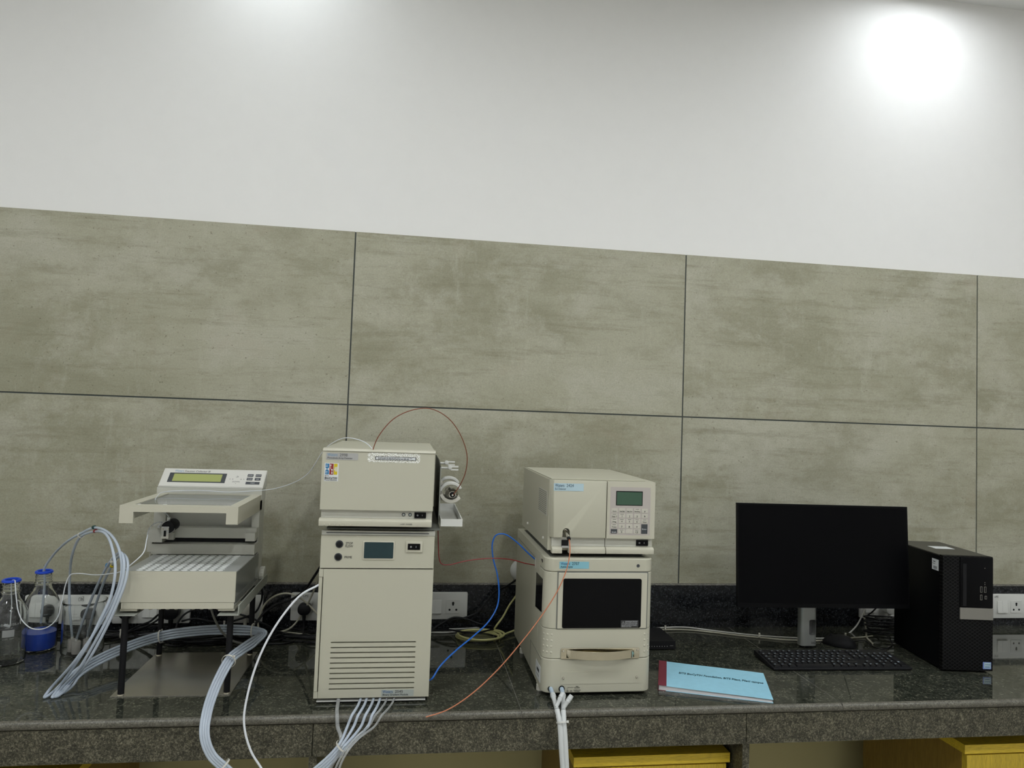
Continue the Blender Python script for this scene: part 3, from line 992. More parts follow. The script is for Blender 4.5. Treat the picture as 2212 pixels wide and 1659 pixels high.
cl = tube(B(), [(ax0 + 0.0128, yl - 0.0003, az1 - 0.004), (ax0 + 0.0128, yl - 0.0003, az1 - 0.0125), (ax0 + 0.0165, yl - 0.0003, az1 - 0.0165), (ax0 + 0.0165, yl - 0.0003, az0 + 0.004)], 0.0006, 6, smooth=False)
part('emblem_circuit', cl, STICKW, st)
for (x, z) in ((ax0 + 0.0128, az1 - 0.004), (ax0 + 0.0165, az0 + 0.004), (ax0 + 0.0165, az1 - 0.0155)):
    part('emblem_node', cyl(B(), (x, yl - 0.0007, z), (x, yl, z), 0.0018, n=14), STICKW, st)
flat([(ax0 + 0.0208, az0), (ax1 - 0.0015, az0), (ax1 - 0.0015, az1), (ax0 + 0.0208, az1)], STICKY, 'emblem_panel')
gear = []
for k in range(24):
    a = 2 * math.pi * k / 24
    rr = 0.0068 if k % 4 < 2 else 0.0056
    gear.append((min(ax1 - 0.0015, max(ax0 + 0.0208, ax1 - 0.003 + rr * math.cos(a))), 0.5848 + rr * math.sin(a)))
flat([g for i, g in enumerate(gear) if g not in gear[:i]], mat('sticker_cream', (0.62, 0.58, 0.40), 0.5), 'emblem_gear', -0.0002)
text('BITS', 0.0042, DARKTXT, st, (ax0 - 0.0005, yl - 0.0002, 0.5662), width=0.0095)
text('BioCyTiH', 0.0064, DARKTXT, st, (ax0 - 0.0008, yl - 0.0002, 0.5603), width=0.0300, bold=0.00015)
text('Foundation', 0.0050, DARKTXT, st, (ax0 - 0.0008, yl - 0.0002, 0.5562), width=0.0298)
tp = part('glare_speckle', plate(-1.0880, -0.9560, YP - 0.0003, YP, 0.6050, 0.6290, 0.006), 'glare', pd)  # thin sheet painted with the glare around the caution label
cl_ = part('caution_label', plate(-1.0690, -0.9660, YP - 0.0009, YP - 0.0003, 0.6110, 0.6195, 0.0004), DARKTXT, pd)
part('label_face', plate(-1.0672, -0.9678, YP - 0.0012, YP - 0.0009, 0.6123, 0.6182, 0.0003), STICKW, cl_)
def print_lines(parent, x0, x1, z, y, mt, seed, h=0.0013, gap=0.0012):
    """rows of print too small to read: short dashes the length of words"""
    rr = random.Random(seed)
    x = x0
    while x < x1:
        wl_ = min(rr.uniform(0.0025, 0.0085), x1 - x)
        part('print_dash', box(B(), x, x + wl_, y - 0.0001, y, z, z + h), mt, parent)
        x += wl_ + gap


print_lines(cl_, -1.062, -0.975, 0.6155, YP - 0.0012, DARKTXT, 1)
print_lines(cl_, -1.062, -0.984, 0.6131, YP - 0.0012, DARKTXT, 2)
# side bracket with cell holder and drip tray
part('side_bracket', prism(B(), [(-0.530, 0.4305), (-0.150, 0.4305), (-0.150, 0.600), (-0.420, 0.600), (-0.530, 0.588)], 'x', -0.8990, -0.8965), INNER, pd)
part('bracket_edge', box(B(), -0.8985, -0.8955, -0.533, -0.5302, 0.4200, 0.5880, 0.0006, 1), STEELP, pd)
for i, (y, z) in enumerate(((-0.46, 0.57), (-0.47, 0.51), (-0.45, 0.505), (-0.47, 0.46))):
    part('rivet', lathe(B(), [(0, -0.001), (0.003, -0.0006), (0.0035, 0)], (-0.8991, y, z), 10, 'x'), STEELP, pd)
for y0, dz in ((-0.505, 0.0), (-0.40, 0.006)):
    c0 = Vector((-0.866, 0, 0.517 + dz))
    o_, i_ = [], []
    for k in range(15):
        a = R2(25 + (172 - 25) * k / 14)
        o_.append((c0.x + 0.0335 * math.cos(a), c0.z + 0.0300 * math.sin(a)))
        i_.append((c0.x + 0.0255 * math.cos(a), c0.z + 0.0215 * math.sin(a)))
    part('cell_clamp', prism(B(), o_ + i_[::-1], 'y', y0 - 0.012, y0 + 0.012, 0.0015, 1), WHITEP, pd)
o_, i_ = [], []
for k in range(13):
    a = R2(190 + (330 - 190) * k / 12)
    o_.append((-0.866 + 0.0320 * math.cos(a), 0.517 + 0.0290 * math.sin(a)))
    i_.append((-0.866 + 0.0225 * math.cos(a), 0.517 + 0.0190 * math.sin(a)))
part('cell_cradle', prism(B(), o_ + i_[::-1], 'y', -0.520, -0.38, 0.0015, 1), WHITEC, pd)
part('cradle_mount', box(B(), -0.8960, -0.889, -0.50, -0.40, 0.495, 0.545, 0.001), WHITEC, pd)
cell = part('flow_cell', lathe(B(), [(0, 0.10), (0.017, 0.10), (0.0185, 0.06), (0.0185, 0.018), (0.017, 0.012), (0.0105, -0.002), (0.0095, -0.006), (0, -0.006)], (-0.862, -0.515, 0.5125), 10, 'y'), CHROME, pd, ang=20)
part('cell_fitting', lathe(B(), [(0, -0.010), (0.005, -0.010), (0.0075, -0.006), (0.0075, 0.0), (0, 0)], (-0.862, -0.5215, 0.5125), 20, 'y'), BLACKM, cell)
part('cell_port', lathe(B(), [(0, -0.003), (0.0025, -0.003), (0.0035, 0.0)], (-0.862, -0.5315, 0.5125), 14, 'y'), CHROME, cell)
# tubing clips
for y, dx, dz in ((-0.43, 0.0, 0.008), (-0.48, 0.0075, -0.002)):
    hk = part('tubing_clip', cyl(B(), (-0.8965, y, 0.584 + dz), (-0.8775 + dx, y, 0.584 + dz), 0.003, n=12), WHITEP, pd)
    part('clip_knob', lathe(B(), [(0, -0.007), (0.0055, -0.006), (0.0065, 0.0), (0.0055, 0.006), (0, 0.007)], (-0.877 + dx, y, 0.586 + dz), 14, 'y'), WHITEP, hk)
    for k in (0, 1):
        part('clip_prong', box(B(), -0.874 + dx, -0.853 + dx, y - 0.004, y + 0.004, 0.5865 + dz - k * 0.0085, 0.5905 + dz - k * 0.0085, 0.0012), WHITEP, hk)
# drip tray hooked on the bracket
tray = part('drip_tray', box(B(), -0.8950, -0.8375, -0.605, -0.27, 0.4385, 0.4575, 0.003, 2), WHITEP, pd)
cut(tray, box(B(), -0.8925, -0.8405, -0.6015, -0.2735, 0.4410, 0.47, 0.0))
text('1 2 3 4 5', 0.009, DARKTXT, tray, (-0.866, -0.590, 0.4413), Matrix(((1, 0, 0), (0, 1, 0), (0, 0, 1))), width=0.022)

# ================================================================== evaporative light scattering detector
el = thing('scattering_detector', 'beige detector with green display and keypad standing on the autosampler', 'laboratory instrument', (-0.46, -0.39, 0.3620))
YE = -0.612
part('case', box(B(), -0.6050, -0.3120, -0.592, -0.150, 0.3770, 0.5665, 0.002), BEIGE, el)
part('case_chamfer', prism(B(), [(-0.592, 0.5668), (-0.156, 0.5668), (-0.156, 0.5680), (-0.592, 0.5700)], 'x', -0.600, -0.335, 0.0005, 1), BEIGE, el)
# vents: a block of slits on the left side
vn = part('side_vent', box(B(), -0.6064, -0.6050, -0.568, -0.445, 0.4640, 0.5320), GREYB, el)
for i in range(12):
    z = 0.469 + i * 0.0053
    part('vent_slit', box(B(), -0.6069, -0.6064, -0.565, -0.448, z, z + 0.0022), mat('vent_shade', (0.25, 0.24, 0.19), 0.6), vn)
for y, z in ((-0.267, 0.399), (-0.53, 0.399)):
    part('side_screw', lathe(B(), [(0, -0.005), (0.004, -0.0035), (0.005, 0.0)], (-0.6051, y, z), 14, 'x'), WHITEC, el)
# left front: door with bevelled left flank
xs = -0.4490


def front_block(x0, x1, xb0, xb1, ya, yb, z0, z1, bev=0.002):
    """front plate whose outline is narrower at the front than at the back"""
    bm = B()
    vs_ = [bm.verts.new(p) for p in ((xb0, yb, z0), (xb1, yb, z0), (xb1, yb, z1), (xb0, yb, z1), (x0, ya, z0), (x1, ya, z0), (x1, ya, z1), (x0 - 0.004, ya, z1))]
    fs = [bm.faces.new([vs_[i] for i in f]) for f in ((0, 1, 2, 3), (4, 7, 6, 5), (0, 4, 5, 1), (1, 5, 6, 2), (2, 6, 7, 3), (3, 7, 4, 0))]
    bmesh.ops.recalc_face_normals(bm, faces=fs)
    _bevel(bm, vs_, bev, 2)
    return bm


d1 = part('door', front_block(-0.5930, xs - 0.001, -0.6045, xs - 0.001, YE, -0.5925, 0.4135, 0.5665), BEIGE, el)
cut(d1, prism(B(), [(-0.5690, 0.40), (-0.5690, 0.4290)] + [(-0.5590 + 0.010 * math.cos(a), 0.4290 + 0.010 * math.sin(a)) for a in (R2(180 - 180 * k / 10) for k in range(1, 10))] + [(-0.5490, 0.4290), (-0.5490, 0.40)], 'y', -0.65, -0.58))
d2 = part('keypad_panel', box(B(), xs + 0.001, -0.3135, YE, -0.5925, 0.4135, 0.5665, 0.003, 2), BEIGE2, el)
part('recess_band', box(B(), -0.5960, xs - 0.001, -0.601, -0.5925, 0.3900, 0.4132), GREYB, el)
part('recess_band', box(B(), xs + 0.001, -0.3170, -0.601, -0.5925, 0.3900, 0.4132), GREYB, el)
for (xa, xb) in ((-0.5965, -0.5690), (-0.5500, xs - 0.001), (xs + 0.001, -0.3140)):
    l_ = part('bottom_lip', prism(B(), [(-0.5925, 0.3720), (-0.614, 0.3720), (-0.614, 0.3850), (-0.607, 0.3895), (-0.5925, 0.3895)], 'x', xa, xb, 0.0012), BEIGE2, el)
    n_ = {-0.5965: 1, -0.5500: 3}.get(xa, 0)
    for i in range(n_):
        part('dimple', lathe(B(), [(0, -0.0016), (0.0012, -0.0012), (0.0018, 0.0)], (xa + (0.016 if n_ == 1 else 0.006) + i * 0.0095, -0.614, 0.3765), 10, 'y'), BEIGE2, l_)
part('port_plate', box(B(), -0.5690, -0.5505, -0.6045, -0.601, 0.3915, 0.4065), BLACKM, el)
part('port_ledge', box(B(), -0.5690, -0.5505, -0.6060, -0.5925, 0.3855, 0.3910), LABELG, el)
nzl = part('nebulizer', lathe(B(), [(0, 0.022), (0.0075, 0.022), (0.0080, 0.012), (0.0065, 0.004), (0.0050, -0.002), (0, -0.002)], (-0.5590, -0.600, 0.4300), 14, 'y'), STEEL, el)
tb = cyl(B(), (-0.5590, -0.604, 0.4280), (-0.5545, -0.622, 0.4150), 0.0050, 0.0045, 14)
part('nebulizer_nut', tb, CHROME, nzl)
part('nebulizer_tip', cyl(B(), (-0.5548, -0.6215, 0.4156), (-0.5536, -0.627, 0.4118), 0.0052, 0.0046, 16, 0.0008), BLACKM, nzl)
name_label(el, -0.5970, -0.5150, 0.5385, 0.5585, YE, LABELS, '2424', 'ELS Detector', mat('print_navy', (0.02, 0.06, 0.11), 0.5), mat('print_slate', (0.06, 0.10, 0.13), 0.5), subw=0.030)
# keypad
kf = part('keypad_film', plate(-0.4400, -0.3270, YE - 0.0008, YE, 0.4225, 0.5520, 0.001), KEYP, d2)
part('keypad_surround', prism(B(), [(-0.4445, 0.4180), (-0.3225, 0.4180), (-0.3225, 0.5565), (-0.4445, 0.5565)], 'y', YE - 0.0005, YE - 0.0001), BEIGE2, d2)
db = part('display_frame', plate(-0.4240, -0.3495, YE - 0.0014, YE - 0.0008, 0.5025, 0.5415, 0.0006), BLACKM, d2)
part('display', plate(-0.4220, -0.3515, YE - 0.0018, YE - 0.0014, 0.5042, 0.5390, 0.0004), LCDG, db)
keys = [['Home', 'Chart Mark', 'Auto Zero', 'Run/Stop', '\u2193'], ['Temp \u00b0C', '1', '2', '3', '\u2191'], ['Diag', '4', '5', '6', 'Next'], ['Trace', '7', '8', '9', None], ['Shift', '0', '.', 'CE', 'Enter']]
for r in range(5):
    for c in range(5):
        s_ = keys[r][c]
        if s_ is None:
            continue
        x = -0.4365 + c * 0.0213
        z = 0.4840 - r * 0.0141
        h = 0.0255 if s_ == 'Enter' else 0.0115
        zz = z - 0.0005
        k = part('key', plate(x, x + 0.0175, YE - 0.0016, YE - 0.0008, zz, zz + h, 0.0006), KEYD if s_ in ('Shift', 'Enter') else KEYC, d2)
        sz_ = 0.0068 if len(s_) <= 2 else 0.0048
        text(s_, sz_, WHITETXT if s_ in ('Shift', 'Enter') else DARKTXT, k, (x + 0.00875, YE - 0.0018, zz + (h * 0.16 if h < 0.02 else h * 0.42)), align='CENTER', width=None if len(s_) <= 2 else min(0.0145, 0.0026 * len(s_)))
for r, c in ((0, 3), (1, 0), (1, 1), (2, 0), (2, 1), (2, 2), (2, 3), (2, 4), (3, 0), (4, 1), (4, 3)):
    x = -0.4365 + c * 0.0213
    z = 0.4840 - r * 0.0141 - 0.0005
    part('print_dash', box(B(), x + 0.004, x + 0.0135, YE - 0.0018, YE - 0.0016, z + 0.0088, z + 0.0098), GREYTXT, d2)
rk = part('rocker_switch', plate(-0.3610, -0.3275, -0.6035, -0.601, 0.3925, 0.4085, 0.001), BLACKG, el)
text('O', 0.006, WHITETXT, rk, (-0.3520, -0.6037, 0.3985), align='CENTER')
text('I', 0.006, WHITETXT, rk, (-0.3390, -0.6037, 0.3985), align='CENTER')
for x in (-0.575, -0.34):
    for y in (-0.56, -0.19):
        part('foot', cyl(B(), (x, y, 0.3620), (x, y, 0.3768), 0.012, n=16), BLACKR, el)

# ================================================================== autosampler
au = thing('autosampler', 'beige autosampler with black window and steel handle under the keypad detector', 'laboratory instrument', (-0.465, -0.37, 0.0))
XA, XB, YA, YB = -0.6150, -0.3150, -0.622, -0.125
part('rear_case', box(B(), XA, XB, -0.540, YB, 0.014, 0.3605, 0.002), BEIGE, au)


def rounded_front(z0, z1, bev=0.0015, y0=YA, x0=XA, x1=XB, r=0.028, yb=-0.5405):
    pts = []
    for (cx, a) in ((x1 - r, 270), (x0 + r, 180)):
        seq = range(9)
        for i in seq:
            t = R2(a + (90 * (8 - i) / 8))
            pts.append((cx + r * math.cos(t), y0 + r + r * math.sin(t)))
    pts = [(x1, yb)] + pts + [(x0, yb)]
    return prism(B(), pts, 'z', z0, z1, bev, 1)


part('top_front', rounded_front(0.3255, 0.3610, 0.0025), BEIGE, au)
uf = part('upper_front', rounded_front(0.1765, 0.3245), BEIGE, au)
lf = part('lower_front', rounded_front(0.0985, 0.1755), BEIGE, au)
pf = part('plinth_front', rounded_front(0.0085, 0.0975, 0.0025), BEIGE, au)
part('top_panel', box(B(), -0.598, -0.335, -0.60, -0.16, 0.3611, 0.3618), DGREY, au)
part('door_gap', prism(B(), rrect(-0.5815, -0.3312, 0.1750, 0.3268, 0.002, 2), 'y', YA - 0.0004, YA + 0.0002), DGREY, au)
dd = part('door', prism(B(), rrect(-0.5785, -0.3340, 0.1770, 0.3235, 0.002, 2), 'y', YA - 0.0022, YA + 0.0001, 0.0008, 1), BEIGE2, au)
wn = part('window', prism(B(), rrect(-0.5655, -0.3500, 0.1785, 0.3085, 0.005, 4), 'y', YA - 0.0032, YA - 0.0022), BLACKG, dd)
wl = part('warning_label', plate(-0.4050, -0.3565, YA - 0.0036, YA - 0.0032, 0.1800, 0.1985, 0.0005), mat('warning_dark', (0.035, 0.035, 0.035), 0.5), dd)
tri = B()
tube(tri, [(-0.4030, YA - 0.0038, 0.1885), (-0.3945, YA - 0.0038, 0.1885), (-0.39875, YA - 0.0038, 0.1958)], 0.0004, 6, closed=True, smooth=False)
part('warning_triangle', tri, WHITETXT, wl)
text('!', 0.0050, WHITETXT, wl, (-0.39875, YA - 0.0038, 0.1895), align='CENTER')
text('WARNING/ATTENTION', 0.0034, WHITETXT, wl, (-0.3935, YA - 0.0038, 0.1945), width=0.034)
for i, s_ in enumerate(('Sharp needle and moving', 'parts, keep hands clear', 'Aiguilles pointues et mobiles,', 'attention aux mains')):
    text(s_, 0.0030, WHITETXT, wl, (-0.3935 if i < 2 else -0.4035, YA - 0.0038, 0.1910 - i * 0.0033), width=0.0017 * len(s_) * 0.85)
for sx in (-1, 1):
    for r in range(4):
        for c in range(3 if sx < 0 else 2):
            if sx < 0:
                a = R2(212 + c * 24)
                px_, py_ = XA + 0.028 + 0.0278 * math.cos(a), YA + 0.028 + 0.0278 * math.sin(a)
            else:
                a = R2(283 + c * 26)
                px_, py_ = XB - 0.028 + 0.0278 * math.cos(a), YA + 0.028 + 0.0278 * math.sin(a)
            z = 0.161 - r * 0.0155
            bm = lathe(B(), [(0, 0.0012), (0.0022, 0.0009), (0.0034, 0.0)], (0, 0, 0), 12, 'z')
            n_ = Vector((math.cos(a), math.sin(a), 0))
            rot = Vector((0, 0, 1)).rotation_difference(n_).to_matrix()
            bmesh.ops.rotate(bm, verts=bm.verts, cent=(0, 0, 0), matrix=rot)
            bmesh.ops.translate(bm, verts=bm.verts, vec=(px_, py_, z))
            part('grip_dimple', bm, BEIGE2, lf)
# arched steel handle
hp = part('handle_plate', plate(-0.5660, -0.3515, YA - 0.0025, YA, 0.0975, 0.1255, 0.002, 0.0006), HANDLE, au)
hb = B()
arc = []
for k in range(17):
    t = k / 16
    arc.append((-0.5510 + 0.1850 * t, YA - 0.0035 - 0.024 * math.sin(math.pi * t) ** 0.8))
inn = [(x, y + 0.0025) for (x, y) in arc][::-1]
part('handle_bow', prism(B(), arc + inn, 'z', 0.1010, 0.1225, 0.0006, 1), HANDLE, hp)
for x in (-0.5600, -0.3570):
    part('screw', lathe(B(), [(0, -0.003), (0.0025, -0.0024), (0.0035, 0.0)], (x, YA - 0.0025, 0.1195), 14, 'y'), CHROME, hp)
pn = part('access_panel', prism(B(), rrect(-0.5640, -0.3500, 0.0320, 0.0640, 0.003, 3), 'y', YA - 0.0008, YA), BEIGE, au)
for x in (-0.5575, -0.3570):
    part('screw', lathe(B(), [(0, -0.003), (0.0026, -0.0024), (0.0036, 0.0)], (x, YA - 0.0008, 0.0480), 14, 'y'), CHROME, pn)
name_label(au, -0.5770, -0.4965, 0.3340, 0.3525, YA - 0.0001, LABELB, '2707', 'Autosampler', BLUETXT, mat('print_deep', (0.012, 0.03, 0.04), 0.5), subw=0.034)
part('power_button', lathe(B(), [(0, -0.001), (0.0028, -0.001), (0.0040, -0.0015), (0.0046, 0.0)], (-0.3600, YA - 0.0002, 0.3425), 18, 'y'), KEYD, au)
for x in (-0.5895, -0.5605):
    h_ = part('drain_port', lathe(B(), [(0.0060, -0.0015), (0.0080, -0.0015), (0.0082, 0.0), (0.0060, 0.0)], (x, YA + (0.0022 if x < -0.58 else -0.0002), 0.0205), 18, 'y'), BLACKM, au)
    part('port_hole', cyl(B(), (x, YA + (0.002 if x < -0.58 else -0.0002), 0.0205), (x, YA + (0.0012 if x < -0.58 else -0.001), 0.0205), 0.0060, n=16), BLACKM, h_)
dg_ = B()
tube(dg_, [(-0.5445, YA - 0.0003, 0.0165), (-0.5445, YA - 0.0003, 0.0235), (-0.5290, YA - 0.0003, 0.0235)], 0.0003, 6, smooth=False)
part('port_diagram', dg_, DARKTXT, pf)
for x in (-0.5445, -0.5350):
    part('port_symbol', lathe(B(), [(0.0014, -0.0004), (0.0022, -0.0004), (0.0022, 0), (0.0014, 0)], (x, YA - 0.0001, 0.0140), 14, 'y'), DARKTXT, pf)
for s_, z in (('DRAIN', 0.0245), ('WASH STATION', 0.0210), ('CONDENSED WATER', 0.0150), ('AND LEAKAGE', 0.0115)):
    text(s_, 0.0032, DARKTXT, pf, (-0.5190, YA - 0.0003, z), align='CENTER', width=0.0016 * len(s_) * 0.8)
# left flank: window, label, cover seam, tube inlet
part('side_window', prism(B(), [(-0.592, 0.212), (-0.500, 0.203), (-0.500, 0.298), (-0.592, 0.300)], 'x', XA - 0.0012, XA + 0.0001), BLACKG, au)
sl2 = part('rating_label', prism(B(), [(-0.600, 0.028), (-0.535, 0.028), (-0.535, 0.070), (-0.600, 0.070)], 'x', XA - 0.0008, XA + 0.0001), STICKW, au)
sideB = Matrix(((0, 0, -1), (-1, 0, 0), (0, 1, 0)))
part('print_block', box(B(), XA - 0.0010, XA - 0.0008, -0.585, -0.553, 0.049, 0.057), DARKTXT, sl2)
part('print_line', box(B(), XA - 0.0010, XA - 0.0008, -0.585, -0.550, 0.0385, 0.0405), GREYTXT, sl2)
part('cover_seam', box(B(), XA - 0.0006, XA + 0.0001, -0.606, -0.440, 0.0910, 0.0922), DGREY, au)
part('cover_seam', box(B(), XA - 0.0006, XA + 0.0001, -0.441, -0.439, 0.020, 0.0922), DGREY, au)
part('hatch_seam', box(B(), XA - 0.0006, XA + 0.0001, -0.470, -0.150, 0.3330, 0.3342), DGREY, au)
part('tube_inlet', box(B(), XA - 0.0010, XA + 0.0001, -0.478, -0.458, 0.305, 0.332), GREYB, au)
for y, r in ((-0.580, 0.0050), (-0.565, 0.0028)):
    part('key_hole', cyl(B(), (XA - 0.0006, y, 0.346), (XA + 0.0002, y, 0.346), r, n=14), BLACKM, au)
for x in (XA + 0.03, XB - 0.03):
    for y in (-0.57, -0.27):
        part('foot', cyl(B(), (x - (0.022 if x < -0.5 else 0), y, 0.0), (x - (0.022 if x < -0.5 else 0), y, 0.0135), 0.012, n=16), WHITEC, au)
# ================================================================== monitor
mo = thing('desktop_monitor', 'black flat monitor on a silver stand, screen switched off', 'monitor', (0.352, -0.19, 0.0))


def tilted(bm, ang_x, ang_z, piv):
    bmesh.ops.rotate(bm, verts=bm.verts, cent=piv, matrix=Matrix.Rotation(ang_x, 3, 'X'))
    bmesh.ops.rotate(bm, verts=bm.verts, cent=piv, matrix=Matrix.Rotation(ang_z, 3, 'Z'))
    return bm


PV = Vector((0.352, -0.345, 0.320))
TX, TZ = R2(-3.2), R2(-2.4)
hx, hz = 0.2895, 0.1630
pn = part('panel', tilted(box(B(), PV.x - hx, PV.x + hx, PV.y, PV.y + 0.012, PV.z - hz, PV.z + hz, 0.002), TX, TZ, PV), TOWER, mo)
part('screen', tilted(box(B(), PV.x - hx + 0.005, PV.x + hx - 0.005, PV.y - 0.0004, PV.y, PV.z - hz + 0.014, PV.z + hz - 0.005), TX, TZ, PV), BLACKS, pn)
part('chin', tilted(box(B(), PV.x - hx + 0.001, PV.x + hx - 0.001, PV.y - 0.0008, PV.y, PV.z - hz + 0.0008, PV.z - hz + 0.0125), TX, TZ, PV), TOWER, pn)
part('rear_shell', tilted(prism(B(), [(PV.y + 0.0125, PV.z - hz + 0.02), (PV.y + 0.034, PV.z - 0.10), (PV.y + 0.038, PV.z + 0.06), (PV.y + 0.0125, PV.z + hz - 0.03)], 'x', PV.x - 0.22, PV.x + 0.22, 0.004), TX, TZ, PV), TOWER, mo)
part('neck_bracket', box(B(), 0.322, 0.382, -0.309, -0.262, 0.27, 0.37, 0.003), BLACKM, mo)
colm = part('stand_column', prism(B(), rrect(0.3235, 0.3805, -0.266, -0.236, 0.010, 5), 'z', 0.010, 0.42), SILVER, mo)
cut(colm, prism(B(), rrect(0.3520, 0.3755, 0.0450, 0.0950, 0.006, 4), 'y', -0.30, -0.20))
part('column_back', box(B(), 0.345, 0.3790, -0.246, -0.240, 0.040, 0.100), mat('recess_grey', (0.12, 0.12, 0.12), 0.5), colm)
text('DELL', 0.0095, DARKTXT, colm, (0.3600, -0.2662, 0.0165), width=0.019)
part('stand_base', prism(B(), [(0.205, -0.326), (0.499, -0.326)] + [(0.352 + 0.147 * math.cos(R2(a)), -0.326 + 0.026 * math.sin(R2(a)) ** 0.6) for a in range(10, 180, 10)], 'z', 0.0, 0.0085, 0.0015), SILVER, mo)

# ================================================================== computer tower
pc = thing('desktop_tower', 'black mini tower computer with mesh front standing right of the monitor', 'computer', (0.659, -0.4870, 0.0), rot=R2(-8.0), local=True)
WP, DP, HP = 0.154, 0.275, 0.352
part('case', box(B(), 0.0, WP, 0.018, DP, 0.006, HP - 0.004, 0.0015, 1), TOWER, pc)
part('top_cover', box(B(), 0.0, WP, 0.018, DP, HP - 0.0035, HP - 0.0005, 0.0008, 1), TOWERT, pc)
fr = part('mesh_front', box(B(), 0.0, WP, 0.0, 0.0175, 0.006, HP, 0.003, 2), 'lattice', pc)
dpn = part('drive_panel', plate(0.0520, WP - 0.001, -0.003, -0.0002, 0.1970, HP - 0.002, 0.002, 0.0008), TOWER, pc)
part('accent_bar', plate(0.0520, WP - 0.0005, -0.0035, -0.0002, 0.1610, 0.1960, 0.001), TOWERB, pc)
part('disc_tray', box(B(), 0.0600, 0.0710, -0.0036, -0.0030, 0.2010, 0.3300, 0.0004, 1), BLACKM, dpn)
for x, z, h in ((0.1130, 0.2440, 0.018), (0.1250, 0.2440, 0.018), (0.1130, 0.2210, 0.016), (0.1270, 0.2240, 0.010)):
    pr_ = part('usb_port', plate(x, x + 0.0065, -0.0040, -0.0030, z, z + h, 0.0008), TOWERB, dpn)
    part('port_opening', plate(x + 0.0010, x + 0.0055, -0.0043, -0.0040, z + 0.0012, z + h - 0.0012, 0.0005), BLACKM, pr_)
for z in (0.3180, 0.2680, 0.2740):
    part('status_light', cyl(B(), (0.1275, -0.0034, z), (0.1275, -0.0029, z), 0.0013, n=10), TOWERB, dpn)
bs = part('processor_sticker', plate(WP - 0.0300, WP - 0.0045, -0.0006, -0.0001, 0.0120, 0.0330, 0.001), mat('sticker_periwinkle', (0.16, 0.22, 0.48), 0.3), pc)
part('sticker_face', plate(WP - 0.0262, WP - 0.0062, -0.0009, -0.0006, 0.0145, 0.0315, 0.001), LABELS, bs)
text('intel', 0.0062, BLUETXT, bs, (WP - 0.0235, -0.0011, 0.0240), width=0.015)
part('print_line', box(B(), WP - 0.0240, WP - 0.0090, -0.0011, -0.0009, 0.0175, 0.0195), BLUETXT, bs)
al = part('asset_label', prism(B(), [(0.022, 0.300), (0.056, 0.300), (0.056, 0.334), (0.022, 0.334)], 'x', -0.0006, 0.0), STICKW, pc)
sideL = Matrix(((0, 0, -1), (-1, 0, 0), (0, 1, 0)))
for (y0, y1, z0, z1) in ((0.038, 0.050, 0.3245, 0.3270), (0.040, 0.0535, 0.3185, 0.3200), (0.032, 0.046, 0.3015, 0.3025)):
    part('print_line', box(B(), -0.0008, -0.0006, y0, y1, z0, z1), GREYTXT, al)
for i in range(12):
    part('code_bar', box(B(), -0.0008, -0.0006, 0.030 + i * 0.0016, 0.0306 + i * 0.0016, 0.304, 0.312), DARKTXT, al)
part('top_label', box(B(), 0.055, 0.118, 0.130, 0.175, HP - 0.0005, HP - 0.0001), STICKW, pc)
for x in (0.015, WP - 0.015):
    for y in (0.03, DP - 0.03):
        part('foot', cyl(B(), (x, y, 0), (x, y, 0.006), 0.009, n=12), BLACKR, pc)

# ================================================================== keyboard
kb = thing('keyboard', 'black full-size computer keyboard in front of the monitor', 'keyboard', (0.122, -0.4640, 0.0), rot=R2(-1.6), local=True)
KW, KD = 0.445, 0.135


def kz(y):
    return 0.0085 + 0.0125 * (y / KD)


part('tray', prism(B(), [(0.0, 0.002), (0.0, 0.0085), (KD, 0.021), (KD, 0.004), (0.02, 0.001)], 'x', 0.0, KW, 0.0012, 1), BLACKM, kb)
part('front_edge', prism(B(), [(-0.0008, 0.0062), (-0.0008, 0.0085), (0.0012, 0.0092), (0.0012, 0.0062)], 'x', 0.0, KW), mat('edge_sheen', (0.02, 0.02, 0.022), 0.25), kb)
for x in (0.03, KW - 0.03):
    part('foot', box(B(), x - 0.012, x + 0.012, KD - 0.022, KD - 0.010, 0.0, 0.0048), BLACKR, kb)
    part('foot', box(B(), x - 0.012, x + 0.012, 0.008, 0.016, 0.0, 0.0018), BLACKR, kb)
key_cache = {}
legend = B()
U = 0.019


def key(x, r, wu=1.0, hu=1.0, mark=True):
    y = 0.007 + r * U + (0.004 if r >= 5 else 0)
    wk, hk = wu * U - 0.0032, hu * U - 0.0032
    kk = (round(wk, 5), round(hk, 5))
    if kk not in key_cache:
        bm = B()
        z0, z1, i = 0.0, 0.0048, 0.0014
        v_ = [bm.verts.new(p) for p in ((0, 0, z0), (wk, 0, z0), (wk, hk, z0), (0, hk, z0), (i, i, z1), (wk - i, i, z1), (wk - i, hk - i, z1), (i, hk - i, z1))]
        for f in ((0, 3, 2, 1), (4, 5, 6, 7), (0, 1, 5, 4), (1, 2, 6, 5), (2, 3, 7, 6), (3, 0, 4, 7)):
            bm.faces.new([v_[j] for j in f])
        _bevel(bm, v_, 0.0006, 1)
        me = mesh_of(bm, 'key', Vector((0, 0, 0)))
        me.materials.append(KEYB)
        key_cache[kk] = me
    o = bpy.data.objects.new('key', key_cache[kk])
    C.objects.link(o)
    o.parent = kb
    o.location = (x, y, kz(y) + 0.0001)
    o.rotation_euler = (math.atan2(0.0125, KD), 0, 0)
    if mark:
        zt = kz(y + hk * 0.75) + 0.0052
        box(legend, x + 0.003, x + 0.003 + min(0.006, wk * 0.45), y + hk * 0.60, y + hk * 0.78, zt, zt + 0.0001)


